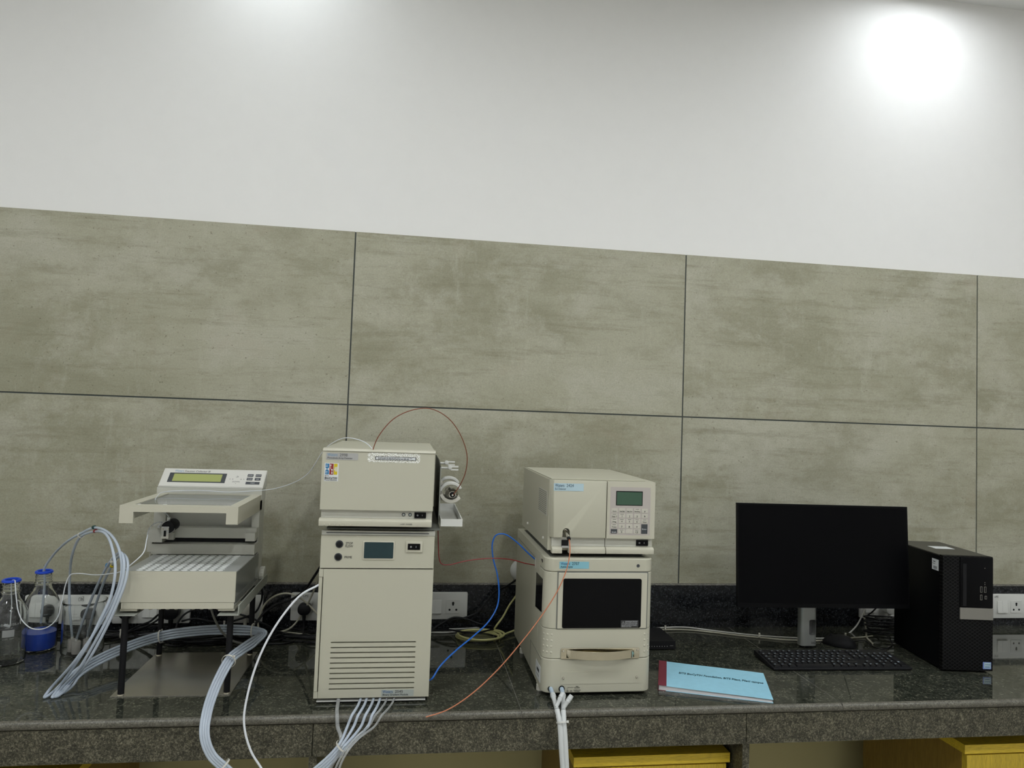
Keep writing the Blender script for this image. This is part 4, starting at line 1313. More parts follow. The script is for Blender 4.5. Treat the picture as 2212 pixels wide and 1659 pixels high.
x_ = 0.006
rows = {0: [1.25, 1.25, 1.25, 6.25, 1.25, 1.25, 1.25, 1.25], 1: [1.25] + [1] * 11 + [2.75], 2: [1.75] + [1] * 12 + [1.25], 3: [1.5] + [1] * 12 + [1.5], 4: [1] * 13 + [2]}
for r, ws in rows.items():
    x = x_
    for wu in ws:
        key(x, r, wu, mark=wu < 4)
        x += wu * U
x = x_
for i in range(13):
    key(x, 5, 1, 0.75)
    x += U + (U if i == 0 else (U * 0.5 if i in (4, 8) else 0))
xn = x_ + 15.25 * U
for c in range(3):
    key(xn + c * U, 5, 1, 0.75)
    key(xn + c * U, 4)
    key(xn + c * U, 3)
    key(xn + c * U, 0)
key(xn + U, 1)
xp = x_ + 18.5 * U
for r in (1, 2, 3, 4):
    for c in range(4):
        if r in (1, 3) or not c == 3:
            if r == 1 and c == 3:
                continue
            key(xp + c * U, r)
key(xp, 0, 2)
key(xp + 2 * U, 0)
key(xp + 3 * U, 0, 1, 2)
key(xp + 3 * U, 2, 1, 2)
key(xp + 3 * U, 4)
part('key_legends', legend, mat('legend_blue_white', (0.36, 0.42, 0.47), 0.5), kb, kind='stuff')

# ================================================================== mouse
ms = thing('computer_mouse', 'black computer mouse behind the right half of the keyboard', 'mouse', (0.482, -0.232, 0.0), rot=R2(50), local=True)
bm = B()
bmesh.ops.create_uvsphere(bm, u_segments=24, v_segments=14, radius=1.0)
for v in bm.verts:
    x, y, z = v.co
    v.co = (x * 0.031 * (1 - 0.10 * y), y * 0.053, max(0.001, z * (0.034 - 0.006 * y) + 0.003))
part('mouse_shell', bm, BLACKM, ms)
part('scroll_wheel', cyl(B(), (-0.004, 0.026, 0.0285), (0.004, 0.026, 0.0285), 0.006, n=16), BLACKR, ms)

# ================================================================== network switch
sw = thing('network_hub', 'small black network hub half hidden behind the autosampler right side', 'network device', (-0.20, -0.19, 0.0))
part('hub_case', box(B(), -0.270, -0.108, -0.262, -0.115, 0.003, 0.0285, 0.0015), BLACKM, sw)
for i in range(9):
    part('indicator', box(B(), -0.205 + i * 0.0085, -0.2035 + i * 0.0085, -0.2625, -0.2619, 0.0115, 0.0130), WHITETXT, sw)
part('maker_mark', box(B(), -0.127, -0.116, -0.2624, -0.2619, 0.0125, 0.0150), GREYTXT, sw)
for x in (-0.255, -0.123):
    part('foot', cyl(B(), (x, -0.24, 0), (x, -0.24, 0.003), 0.006, n=10), BLACKR, sw)
    part('foot', cyl(B(), (x, -0.14, 0), (x, -0.14, 0.003), 0.006, n=10), BLACKR, sw)

# ================================================================== book
bk = thing('bound_book', 'softbound report with pale blue cover and dark red spine by the worktop edge', 'book', (-0.2830, -0.5900, 0.0), rot=R2(-20.5), local=True)
BL, BD = 0.297, 0.205


def sheet(x0, x1, y0, y1, zf, th, nx=14):
    bm = B()
    top, bot = [], []
    for i in range(nx + 1):
        x = x0 + (x1 - x0) * i / nx
        z = zf(x)
        top.append([bm.verts.new((x, y, z + th)) for y in (y0, y1)])
        bot.append([bm.verts.new((x, y, z)) for y in (y0, y1)])
    fs = []
    for i in range(nx):
        fs.append(bm.faces.new([top[i][0], top[i + 1][0], top[i + 1][1], top[i][1]]))
        fs.append(bm.faces.new([bot[i][0], bot[i][1], bot[i + 1][1], bot[i + 1][0]]))
        for k in (0, 1):
            fs.append(bm.faces.new([top[i][k], bot[i][k], bot[i + 1][k], top[i + 1][k]]))
    for e in (0, nx):
        fs.append(bm.faces.new([top[e][0], top[e][1], bot[e][1], bot[e][0]]))
    bmesh.ops.recalc_face_normals(bm, faces=fs)
    return bm


def ztop(x):
    t = x / BL
    return 0.0110 + 0.0022 * math.cos(t * math.pi) - 0.0008 * math.sin(2 * math.pi * t)


part('bottom_cover', sheet(0.002, BL + 0.001, -0.001, BD, lambda x: 0.0002, 0.0006), COVER, bk)
bm = B()
nx = 14
part('page_block', sheet(0.001, BL - 0.001, 0.001, BD - 0.002, lambda x: 0.0009, 0.0080), PAPER, bk)
part('upper_pages', sheet(0.001, BL - 0.001, 0.001, BD - 0.002, lambda x: ztop(x) - 0.0035, 0.0032), PAPER, bk)
cvr = part('top_cover', sheet(0.018, BL + 0.001, -0.001, BD, ztop, 0.0006), COVER, bk)
part('spine_tape', sheet(-0.0008, 0.0215, -0.0012, BD + 0.0002, lambda x: ztop(x) + 0.0007, 0.0004, 4), SPINE, bk)
part('spine_strip', box(B(), -0.0012, -0.0006, -0.0012, BD + 0.0002, 0.0006, 0.0138), SPINE, bk)
part('spine_under', box(B(), -0.0006, 0.0200, -0.0012, BD + 0.0002, 0.0001, 0.0009), SPINE, bk)
# lettering follows the bowed cover
t_ = text('BITS BioCyTiH Foundation, BITS Pilani, Pilani campus', 0.0190, mat('print_teal', (0.01, 0.06, 0.08), 0.5), cvr, (0.055, 0.112, 0.0), Matrix(((1, 0, 0), (0, 1, 0), (0, 0, 1))), width=0.232, shear=0.2, bold=0.0005)
for v in t_.data.vertices:
    v.co.z += ztop(v.co.x) + 0.0008


# ================================================================== glassware
def reagent_bottle(cx, cy, label, liquid, text_on):
    t = thing('reagent_bottle', label, 'bottle', (cx, cy, 0.0), group='screw neck laboratory bottles')
    prof_o = [(0, 0.0), (0.036, 0.0), (0.0425, 0.003), (0.0450, 0.010), (0.0450, 0.128), (0.0435, 0.140), (0.036, 0.156), (0.025, 0.172), (0.0215, 0.182), (0.0210, 0.190), (0.0235, 0.1925), (0.0235, 0.1955), (0.0205, 0.1975), (0.0205, 0.2020), (0.0220, 0.2040), (0.0205, 0.2060), (0.0205, 0.2110), (0.0220, 0.2130), (0.0205, 0.2150), (0.0205, 0.2230), (0.0195, 0.2245)]
    prof_i = [(0.0180, 0.2230), (0.0180, 0.184), (0.0215, 0.173), (0.033, 0.1565), (0.0408, 0.139), (0.0425, 0.127), (0.0425, 0.012), (0.039, 0.005), (0.030, 0.0035), (0, 0.004)]
    part('glass_body', lathe(B(), prof_o + prof_i, (cx, cy, 0.0004), 40), GLASS, t)
    part('pouring_ring', lathe(B(), [(0.0165, 0.2235), (0.0165, 0.2275), (0.0200, 0.2290), (0.0232, 0.2270), (0.0238, 0.2225), (0.0215, 0.2210), (0.0200, 0.2250), (0.0165, 0.2235)], (cx, cy, 0.0006), 36), CAPB, t)
    if liquid:
        part('liquid', lathe(B(), [(0, 0.0045), (0.030, 0.0042), (0.0390, 0.0056), (0.0421, 0.0122), (0.0421, liquid), (0, liquid)], (cx, cy, 0.0004), 40), LIQ, t)
    dirc = (CAM - Vector((cx, cy, 0.7))).normalized()
    a0 = math.atan2(dirc.y, dirc.x)

    def onwall(ang, r=0.0453):
        return cx + r * math.cos(ang), cy + r * math.sin(ang)
    if text_on:
        bm = B()
        n = 8
        A_, B_ = [], []
        for i in range(n + 1):
            a = a0 - 0.30 + 0.62 * i / n
            x, y = onwall(a)
            A_.append(bm.verts.new((x, y, 0.0800)))
            B_.append(bm.verts.new((x, y, 0.0990)))
        for i in range(n):
            bm.faces.new([A_[i], A_[i + 1], B_[i + 1], B_[i]])
        bmesh.ops.solidify(bm, geom=bm.faces[:], thickness=0.0002)
        part('write_on_patch', bm, mat('enamel_print', (0.55, 0.56, 0.54), 0.5), t)
    for s_, z, sz_ in ((('\u00abBOROSIL\u00bb', 0.1105, 0.0095), ('1000 ml', 0.1030, 0.0055), ('\u00b110%  1501', 0.0730, 0.0055)) if text_on else (('600', 0.118, 0.0075), ('400', 0.085, 0.0075), ('200', 0.060, 0.0075), ('100', 0.042, 0.0075))):
        me = text(s_, sz_, mat('enamel_print', (0.55, 0.56, 0.54), 0.5), t, (cx, cy, z), Matrix(((1, 0, 0), (0, 0, -1), (0, 1, 0))), 'CENTER', name='printed_mark')
        for v in me.data.vertices:
            k = v.co.x / 0.0453 + (0.02 if text_on else math.pi - 0.25)
            x, y = onwall(a0 + k)
            v.co.x, v.co.y = x - cx, y - cy
    if not text_on:
        for i in range(5):
            bm = B()
            pts = []
            for k in range(7):
                a = a0 + math.pi - 0.75 + 0.42 * k / 6
                x, y = onwall(a)
                pts.append((x, y, 0.058 + i * 0.0155))
            tube(bm, pts, 0.00035, 4, 1)
            part('scale_line', bm, mat('enamel_print', (0.55, 0.56, 0.54), 0.5), t)
    return t


BA, BBt = (-2.072, -0.303), (-2.041, -0.190)
reagent_bottle(*BA, 'empty clear glass bottle with blue ring and white writing patch, nearest the edge', None, True)
reagent_bottle(*BBt, 'clear glass bottle with blue ring holding some bright blue liquid', 0.052, False)
KX, KY, KR = -1.907, -0.228, 0.056
be = thing('glass_beaker', 'large empty clear glass beaker holding three white inlet filters', 'beaker', (KX, KY, 0.0))
part('glass_wall', lathe(B(), [(0, 0.0), (0.046, 0.0), (0.053, 0.003), (0.056, 0.010), (0.056, 0.142), (0.0575, 0.149), (0.0585, 0.1515), (0.0565, 0.1520), (0.0540, 0.1480), (0.0535, 0.142), (0.0535, 0.012), (0.050, 0.0055), (0.042, 0.0035), (0, 0.0035)], (KX, KY, 0.0004), 44), GLASS, be)
dirc = (CAM - Vector((KX, KY, 0.7))).normalized()
a0 = math.atan2(dirc.y, dirc.x)
me = text('BOROSIL', 0.010, DARKTXT, be, (KX, KY, 0.060), Matrix(((0, -1, 0), (0, 0, -1), (1, 0, 0))), name='printed_mark')
for v in me.data.vertices:
    a = a0 + 0.15 + v.co.x / 0.0563
    v.co.x, v.co.y = 0.0563 * math.cos(a), 0.0563 * math.sin(a)
for i in range(7):
    pts = []
    for k in range(6):
        a = a0 - 0.55 + (0.35 if i % 2 else 0.22) * k / 5
        pts.append((KX + 0.0563 * math.cos(a), KY + 0.0563 * math.sin(a), 0.075 + i * 0.0085))
    part('scale_line', tube(B(), pts, 0.0003, 4, 1), GREYTXT, be)
fil = []
for i, (x, y) in enumerate(((-1.935, -0.232), (-1.914, -0.252), (-1.893, -0.232))):
    lab = ('white cylindrical solvent filter at the left in the beaker', 'white cylindrical solvent filter at the front in the beaker', 'white cylindrical solvent filter at the right in the beaker')[i]
    t = thing('solvent_filter', lab, 'filter', (x, y, 0.0042), group='white inlet filters in the beaker')
    fm = mat('filter_white', (0.50, 0.47, 0.43), 0.6)
    part('filter_body', lathe(B(), [(0, 0.0), (0.0105, 0.0), (0.0112, 0.002), (0.0112, 0.034), (0.0100, 0.036), (0, 0.036)], (x, y, 0.0046), 20), fm, t)
    part('filter_neck', cyl(B(), (x, y, 0.0406), (x, y, 0.048), 0.0036, n=12), WHITEP, t)
    fil.append((x, y))

# white domed cover on the tiles behind the autosampler
dm = thing('wall_rosette', 'white domed cover on the tiled wall just left of the autosampler', 'cover', (-0.585, -0.001, 0.165))
part('dome', lathe(B(), [(0.040, 0.0), (0.039, -0.008), (0.032, -0.018), (0.020, -0.024), (0, -0.026)], (-0.578, -0.001, 0.196), 28, 'y'), WHITEP, dm)
# ================================================================== cables and tubes
def line(name, pts, r, mt, label, cat, group=None, n=8, step=8):
    return solo(name, tube(B(), pts, r, n, step), mt, label, cat, group)


def tie(c, tan, R, label, mt=None, head=None):
    c, tan = Vector(c), Vector(tan).normalized()
    a = tan.orthogonal().normalized() if head is None else (Vector(head) - tan * Vector(head).dot(tan)).normalized()
    b = tan.cross(a)
    org = c - Vector((0, 0, R))
    t = thing('cable_tie', label, 'cable tie', org, group='pale nylon cable ties')
    bm = B()
    n = 20
    rings = []
    for i in range(n):
        th = 2 * math.pi * i / n
        d = a * math.cos(th) + b * math.sin(th)
        rings.append([bm.verts.new(c + d * rr + tan * tt) for rr, tt in ((R, -0.0018), (R + 0.0012, -0.0018), (R + 0.0012, 0.0018), (R, 0.0018))])
    fs = []
    for i in range(n):
        A_, B_ = rings[i], rings[(i + 1) % n]
        for k in range(4):
            fs.append(bm.faces.new([A_[k], A_[(k + 1) % 4], B_[(k + 1) % 4], B_[k]]))
    bmesh.ops.recalc_face_normals(bm, faces=fs)
    part('strap', bm, mt or WHITEC, t)
    h = B()
    box(h, -0.0026, 0.0026, -0.0028, 0.0028, 0, 0.0048, 0.0006, 1)
    M3 = Matrix((b, tan, a)).transposed()
    bmesh.ops.rotate(h, verts=h.verts, cent=(0, 0, 0), matrix=M3)
    bmesh.ops.translate(h, verts=h.verts, vec=c + a * R)
    part('head', h, mt or WHITEC, t)
    return t


# ---- solvent tubes: bottle / beaker -> arch -> worktop -> round the stand legs -> over the edge -> pump
shared = [(172, 1157, -0.39), (205, 1143, -0.45), (236, 1156, -0.52), (256, 1190, -0.58), (262, 1232, -0.605), (253, 1282, -0.61), (225, 1338, -0.61), (172, 1420, -0.60), (112, 1500, -0.575)]
lay = [(170, 1452, -0.480), (250, 1408, -0.365), (345, 1375, -0.281), (450, 1361, -0.283), (540, 1362, -0.284), (566, 1366, -0.300), (548, 1386, -0.41), (520, 1405, -0.52), (496, 1426, -0.592), (468, 1478, -0.655), (447, 1540, -0.725), (442, 1590, -0.76), (456, 1630, -0.77), (482, 1656, -0.775), (540, 1700, -0.78), (620, 1708, -0.78), (690, 1662, -0.775), (738, 1614, -0.760)]


def off(path, k):
    out = []
    for i, (u, v, y) in enumerate(path):
        a = path[max(0, i - 1)]
        b = path[min(len(path) - 1, i + 1)]
        du, dv = b[0] - a[0], b[1] - a[1]
        L = math.hypot(du, dv) or 1
        out.append((u - dv / L * k, v + du / L * k, y))
    return out


f1, f2, f3 = fil
armA = [(172, 1157, -0.39), (205, 1143, -0.45), (236, 1156, -0.52), (255, 1190, -0.58), (260, 1232, -0.605), (248, 1282, -0.61), (214, 1345, -0.61), (160, 1425, -0.60)]
armB = [(173, 1157, -0.39), (206, 1145, -0.45), (232, 1153, -0.52), (247, 1190, -0.585), (252, 1232, -0.610), (242, 1290, -0.615), (224, 1330, -0.617), (186, 1405, -0.61)]
armC = [(262, 1194, -0.58), (268, 1215, -0.605), (264, 1255, -0.615), (242, 1315, -0.618), (202, 1392, -0.61), (170, 1445, -0.595)]
armD = [(268, 1198, -0.57), (276, 1216, -0.60), (272, 1252, -0.612), (250, 1312, -0.617), (212, 1390, -0.61), (184, 1437, -0.595)]
ins = [
    ([Vector((-2.041, -0.190, 0.075)), Vector((-2.038, -0.190, 0.20)), W(95, 1232, -0.195), W(112, 1203, -0.23), W(145, 1170, -0.33)], off(armA, -3)),
    ([Vector((f1[0], f1[1], 0.048)), W(150, 1300, -0.235), W(151, 1240, -0.26), W(157, 1195, -0.33)], off(armB, 3)),
    ([Vector((f2[0], f2[1], 0.048)), W(190, 1312, -0.32), W(222, 1240, -0.44), W(243, 1207, -0.52)], armC),
    ([Vector((f3[0], f3[1], 0.048)), W(205, 1312, -0.30), W(232, 1240, -0.42), W(252, 1207, -0.50)], armD),
]
turn = [(95, 1508), (112, 1508), (119, 1507), (134, 1498)]
ends = [(779, 1521), (792, 1520), (807, 1519), (821, 1518)]
labs = ['translucent solvent tube rising out of the bottle with blue liquid', 'translucent solvent tube rising straight from the left filter in the beaker', 'translucent solvent tube with blue marker rising from the beaker', 'translucent solvent tube with yellow marker rising from the beaker']
TUBES = []


def over_edge(u, v, dx, z0=0.009):
    """leaves the pump underside and bends over the rounded worktop edge"""
    q = W(u, v, -0.632)
    return [Vector((q.x + dx * 2.4, -0.7255, -0.020)), Vector((q.x + dx * 1.6, -0.7185, 0.001)), Vector((q.x + dx, -0.705, 0.0075)), Vector((q.x + dx * 0.4, -0.672, 0.0085)), Vector((q.x, -0.630, max(z0, q.z)))]


for i, (st_, sh) in enumerate(ins):
    p = list(st_) + [W(*q) for q in sh]
    tu, tv = turn[i]
    p += [G(tu + 10, tv - 16, 0.012), G(tu + 1, tv - 2, 0.0042), G(tu + 5, tv - 3, 0.0040), G(tu + 22, tv - 16, 0.009)]
    k1 = (-8.2, -2.7, 2.7, 8.2)[i]
    p += [W(*q) for q in off(lay, k1)]
    e = ends[i]
    p += over_edge(e[0], e[1], -0.010)
    TUBES.append(line('solvent_tube', p, 0.0034, PTFE, labs[i], 'tube', 'translucent solvent tubes', 10, 9))
# coloured marker sleeves
for (u, v, y, mt, lb, dv) in ((203, 1139, -0.45, mat('sleeve_green', (0.01, 0.05, 0.045), 0.4), 'dark green marker sleeve on top of the tube arch', 0), (206, 1147, -0.45, STICKR, 'red marker sleeve on top of the tube arch', 0), (232, 1221, -0.475, STICKB, 'blue marker sleeve on a tube above the beaker', 1), (242, 1222, -0.46, STICKY, 'yellow marker sleeve on a tube above the beaker', 1)):
    c = W(u, v, y)
    d = (W(u + 5, v - 1, y - 0.008) - c).normalized() if not dv else (W(u + 5, v - 10, y - 0.018) - c).normalized()
    solo('marker_sleeve', cyl(B(), c - d * 0.0032, c + d * 0.0032, 0.0050, n=14), mt, lb, 'marker', 'coloured tube markers')
for (u, v, y, du, dv, dy, R, lb) in ((175, 1156, -0.393, 8, -5, -0.015, 0.0072, 'cable tie at the left end of the tube arch'), (247, 1208, -0.515, 5, -5, -0.02, 0.0072, 'cable tie on the two tubes right of the arch'), (494, 1428, -0.592, 8, -12, 0.022, 0.0165, 'cable tie where the tubes pass the front right leg'), (482, 1654, -0.775, 8, 8, 0.0, 0.0165, 'cable tie on the tubes below the worktop edge'), (739, 1613, -0.759, 8, -9, 0.0, 0.0165, 'cable tie on the tubes below the gradient pump'), (545, 1362, -0.285, 8, 0, 0, 0.0175, 'cable tie fixing the tubes to the back right leg'), (347, 1375, -0.281, 8, -1.5, 0, 0.0175, 'cable tie fixing the tubes to the back left leg')):
    c = W(u, v, y)
    tie(c, W(u + du, v + dv, y + dy) - c, R, lb)
# clear drain tubes below the pump
line('drain_tube', over_edge(731, 1516, 0.0036)[::-1] + [W(736, 1590, -0.744), W(735, 1618, -0.762), W(712, 1662, -0.772), W(690, 1720, -0.775)], 0.0046, PTFEC, 'thick clear tube hanging from the left underside of the gradient pump', 'tube', 'clear drain tubes', 10)
line('drain_tube', over_edge(836, 1517, -0.016)[::-1] + [W(770, 1592, -0.755), W(745, 1622, -0.775), W(722, 1668, -0.783), W(712, 1720, -0.785)], 0.0026, PTFEC, 'thin clear tube, first of two at the right underside of the gradient pump', 'tube', 'clear drain tubes', 8)
line('drain_tube', over_edge(852, 1517, -0.018)[::-1] + [W(776, 1594, -0.757), W(750, 1624, -0.780), W(730, 1668, -0.787), W(722, 1720, -0.79)], 0.0026, PTFEC, 'thin clear tube, last of the row at the right underside of the gradient pump', 'tube', 'clear drain tubes', 8)
# white tube looping down from the pump flank
line('white_tube', [W(694, 1259, -0.60), W(684, 1266, -0.645), W(650, 1285, -0.665), W(600, 1345, -0.69), (W(560, 1420, -0.715)), W(535, 1500, -0.74), W(527, 1560, -0.755), W(541, 1620, -0.765), W(566, 1662, -0.77), W(600, 1720, -0.775)], 0.0026, WTUBE, 'stiff white tube arching from the gradient pump side down past the worktop edge', 'tube')
# thin white tube from the array detector to the collector valve
line('thin_tube', [Vector((-1.078, -0.648, 0.6385)), W(795, 960, -0.645), W(778, 951, -0.625), W(745, 946, -0.585), W(718, 957, -0.55), W(700, 972, -0.525), W(662, 1026, -0.46), W(600, 1054, -0.37), W(540, 1061, -0.318), W(490, 1063, -0.312), W(440, 1060, -0.312), W(370, 1061, -0.318), W(350, 1064, -0.34), W(338, 1074, -0.40), W(335, 1084, -0.47), W(338, 1092, -0.52), Vector((-1.640, -0.49, 0.455)), Vector((-1.643, -0.40, 0.432)), Vector((vx - 0.001, -0.37, vz + 0.025))], 0.0012, WTUBE, 'thin white tube running from the array detector over to the fraction collector', 'tube')
# thin white tube from the valve to the empty bottle
line('thin_tube', [Vector((vx - 0.024, -0.385, vz - 0.001)), W(350, 1128, -0.40), W(335, 1131, -0.44), W(322, 1142, -0.50), W(317, 1165, -0.56), W(309, 1195, -0.60), W(285, 1218, -0.605), W(262, 1234, -0.58), W(240, 1239, -0.53), W(205, 1242, -0.44), W(165, 1239, -0.37), W(151, 1243, -0.355), W(142, 1262, -0.36), W(134, 1300, -0.37), W(122, 1338, -0.375), W(98, 1357, -0.378), W(70, 1358, -0.375), W(50, 1343, -0.372), W(40, 1322, -0.368), W(35, 1290, -0.355), W(33, 1263, -0.335), W(32, 1254, -0.318), Vector((BA[0], BA[1], 0.222)), Vector((BA[0] + 0.004, BA[1], 0.16)), Vector((BA[0] + 0.006, BA[1] - 0.004, 0.100))], 0.0014, WTUBE, 'thin white tube hanging from the collector valve into the empty glass bottle', 'tube')
line('tube_tip', [Vector((BA[0] + 0.006, BA[1] - 0.004, 0.099)), Vector((BA[0] - 0.008, BA[1] - 0.006, 0.104))], 0.0035, WTUBE, 'small white filter tip inside the empty glass bottle', 'filter', n=12)
line('thin_tube', [W(455, 1312, -0.50), W(460, 1328, -0.49), W(470, 1350, -0.47), W(484, 1370, -0.44), W(502, 1384, -0.41), W(530, 1392, -0.36)], 0.0030, GREYT, 'short grey tube hanging below the fraction collector rack', 'tube')
# coloured capillaries
line('capillary', [W(806, 971, -0.6535), W(808, 964, -0.655), W(818, 942, -0.66), W(850, 905, -0.66), W(890, 886, -0.655), W(930, 883, -0.64), W(968, 903, -0.62), W(995, 940, -0.60), W(1009, 985, -0.58), W(1005, 1022, -0.56), W(993, 1049, -0.545), Vector((-0.8600, -0.5335, 0.5130))], 0.0012, BROWNT, 'thin brown capillary looping high above the array detector', 'tube')
line('capillary', [W(946, 1138, -0.52), W(947, 1175, -0.53), W(949, 1208, -0.53), W(954, 1218, -0.53), W(970, 1220, -0.53), W(1005, 1212, -0.525), W(1060, 1206, -0.51), W(1105, 1209, -0.49), W(1135, 1217, -0.475), Vector((-0.6160, -0.468, 0.311))], 0.0014, REDT, 'dark red capillary sagging between the array detector and the autosampler', 'tube')
line('capillary', [W(926, 1470, -0.625), W(934, 1465, -0.635), W(950, 1440, -0.62), W(985, 1405, -0.58), W(1025, 1372, -0.54), W(1056, 1342, -0.51), W(1074, 1310, -0.49), W(1078, 1280, -0.48), W(1074, 1240, -0.475), W(1065, 1205, -0.47), W(1064, 1172, -0.47), W(1072, 1156, -0.47), W(1090, 1154, -0.47), W(1115, 1170, -0.47), W(1140, 1194, -0.47), Vector((-0.6160, -0.468, 0.3280))], 0.0021, BLUET, 'bright blue tube looping from the gradient pump to the autosampler side', 'tube')
line('capillary', [Vector((-0.5538, -0.6265, 0.4118)), W(1231, 1178, -0.640), W(1231, 1195, -0.646), W(1224, 1230, -0.655), W(1205, 1275, -0.665), W(1170, 1330, -0.675), W(1120, 1395, -0.69), W(1070, 1452, -0.70), W(1015, 1502, -0.71), W(965, 1534, -0.717), W(920, 1549, -0.722)], 0.0014, COPPT, 'thin orange capillary hanging from the keypad detector across the autosampler', 'tube')


# ---- drain hoses with Y connectors at the autosampler
def y_piece(name, lab, hole, a, b, c, br_a, br_b):
    t = thing('y_connector', lab, 'tube connector', (hole + c) / 2 - Vector((0, 0, 0.03)), group='milky Y connectors at the autosampler drains')
    part('stub_hose', cyl(B(), hole, a, 0.0056, n=16), mat('bluish_hose', (0.42, 0.52, 0.62), 0.3), t)
    d = (b - a).normalized()
    bm = lathe(B(), [(0, 0), (0.0070, 0.0), (0.0075, 0.006), (0.0068, 0.0065), (0.0072, 0.011), (0.0064, 0.0115), (0.0056, 0.018), (0.0056, (b - a).length), (0, (b - a).length)], (0, 0, 0), 16)
    rot = Vector((0, 0, 1)).rotation_difference(d).to_matrix()
    bmesh.ops.rotate(bm, verts=bm.verts, cent=(0, 0, 0), matrix=rot)
    bmesh.ops.translate(bm, verts=bm.verts, vec=a)
    part('main_arm', bm, SILI, t)
    d = (br_b - br_a).normalized()
    L = (br_b - br_a).length
    bm = lathe(B(), [(0, 0), (0.0050, 0.0), (0.0052, L * 0.45), (0.0064, L * 0.5), (0.0058, L * 0.68), (0.0066, L * 0.7), (0.0058, L * 0.9), (0.0056, L), (0.0030, L), (0.0030, L - 0.003), (0, L - 0.003)], (0, 0, 0), 16)
    rot = Vector((0, 0, 1)).rotation_difference(d).to_matrix()
    bmesh.ops.rotate(bm, verts=bm.verts, cent=(0, 0, 0), matrix=rot)
    bmesh.ops.translate(bm, verts=bm.verts, vec=br_a)
    part('branch_arm', bm, SILI, t)
    part('hose_socket', cyl(B(), b, c, 0.0066, 0.0060, 16, 0.0008), SILI, t)


h1, h2 = Vector((-0.5895, YA + 0.001, 0.0205)), Vector((-0.5605, YA - 0.0015, 0.0205))
y_piece('y', 'milky Y connector at the left drain port of the autosampler', h1, W(1194, 1500, -0.650), W(1203, 1533, -0.712), W(1208, 1552, -0.728), W(1201, 1527, -0.705), W(1216, 1497, -0.690))
y_piece('y', 'milky Y connector at the right drain port of the autosampler', h2, W(1216, 1500, -0.655), W(1217, 1535, -0.714), W(1218, 1552, -0.728), W(1218, 1528, -0.708), W(1235, 1502, -0.705))
line('drain_hose', [W(1206, 1546, -0.726), W(1209, 1560, -0.734), W(1211, 1585, -0.742), W(1213, 1620, -0.748), W(1216, 1662, -0.752), W(1218, 1730, -0.755)], 0.0066, SILI, 'milky drain hose, left of the pair hanging below the autosampler', 'hose', 'milky drain hoses', 14)
line('drain_hose', [W(1218, 1546, -0.726), W(1218, 1560, -0.734), W(1220, 1585, -0.742), W(1222, 1620, -0.748), W(1224, 1662, -0.752), W(1226, 1730, -0.755)], 0.0066, SILI, 'milky drain hose, right of the pair hanging below the autosampler', 'hose', 'milky drain hoses', 14)
c = W(1213.5, 1560, -0.734)
tie(c, W(1214.5, 1570, -0.738) - c, 0.0125, 'cable tie round the two milky drain hoses', WHITEP, head=(1, -0.2, 0))

# ---- yellow cable coil
rnd = random.Random(4)
pts = []
cxy = G(1031, 1370, 0.012)
for k in range(3 * 14 + 1):
    a = R2(60) + 2 * math.pi * k / 14
    rr = 1 + 0.08 * math.sin(k * 0.9) + 0.05 * (k // 14)
    pts.append((cxy.x + 0.074 * rr * math.cos(a) + 0.006 * (k // 14), cxy.y + 0.050 * rr * math.sin(a) - 0.004 * (k // 14), 0.0042 + 0.0052 * (k / 14) * 0.8 + 0.001 * math.sin(k)))
pts += [W(1072, 1352, -0.09), W(1086, 1333, -0.085), W(1100, 1308, -0.09), W(1116, 1285, -0.10), W(1130, 1260, -0.11)]
pts = [G(1125, 1356, 0.012), G(1100, 1366, 0.010), G(1082, 1372, 0.008)] + pts
line('yellow_cable', pts, 0.0033, YCABLE, 'coiled pale yellow network cable on the worktop between the instruments', 'cable', None, 8, 5)

# ---- ivory cables towards the computer
line('ivory_cable', [G(1395, 1360, 0.010), G(1430, 1356, 0.009), G(1480, 1355, 0.008), G(1530, 1361, 0.006), G(1580, 1367, 0.005), G(1640, 1373, 0.005), G(1700, 1377, 0.005), G(1760, 1379, 0.006), G(1800, 1378, 0.010), W(1830, 1371, -0.10), W(1850, 1352, -0.085), W(1862, 1330, -0.075), W(1870, 1308, -0.07), W(1874, 1280, -0.07)], 0.0026, WCABLE, 'white cable running behind the monitor stand and up to its back', 'cable', 'pale cables right of the autosampler')
line('ivory_cable', [G(1395, 1364, 0.005), G(1440, 1360, 0.0045), G(1490, 1361, 0.0035), G(1540, 1366, 0.0035), G(1590, 1372, 0.0035), G(1640, 1377, 0.0035), G(1700, 1382, 0.0035), G(1770, 1384, 0.0035), G(1830, 1379, 0.0035), G(1865, 1376, 0.0035), G(1885, 1374, 0.0035)], 0.0026, IVORY, 'ivory cable lying lowest along the worktop behind the monitor stand', 'cable', 'pale cables right of the autosampler')
line('ivory_cable', [W(1866, 1318, -0.05), W(1868, 1340, -0.06), W(1871, 1360, -0.075), G(1873, 1378, 0.004), G(1885, 1390, 0.0035)], 0.0030, IVORY, 'short ivory cable dropping from the socket behind the monitor', 'cable', 'pale cables right of the autosampler')
for u, v, lb in ((1437, 1358, 'cable tie on the pale cables beside the autosampler'), (1640, 1374, 'cable tie on the pale cables left of the monitor stand'), (1826, 1374, 'cable tie on the pale cables right of the monitor stand')):
    c = G(u, v, 0.0075)
    tie(c, (1, -0.25, 0), 0.0062, lb, head=(0, -0.3, 1))

# ---- black cables
RB = 0.0032


def bcable(pts, label, r=RB, mt=BLACKR):
    return line('power_cable', pts, r, mt, label, 'cable', 'black cables along the backsplash')


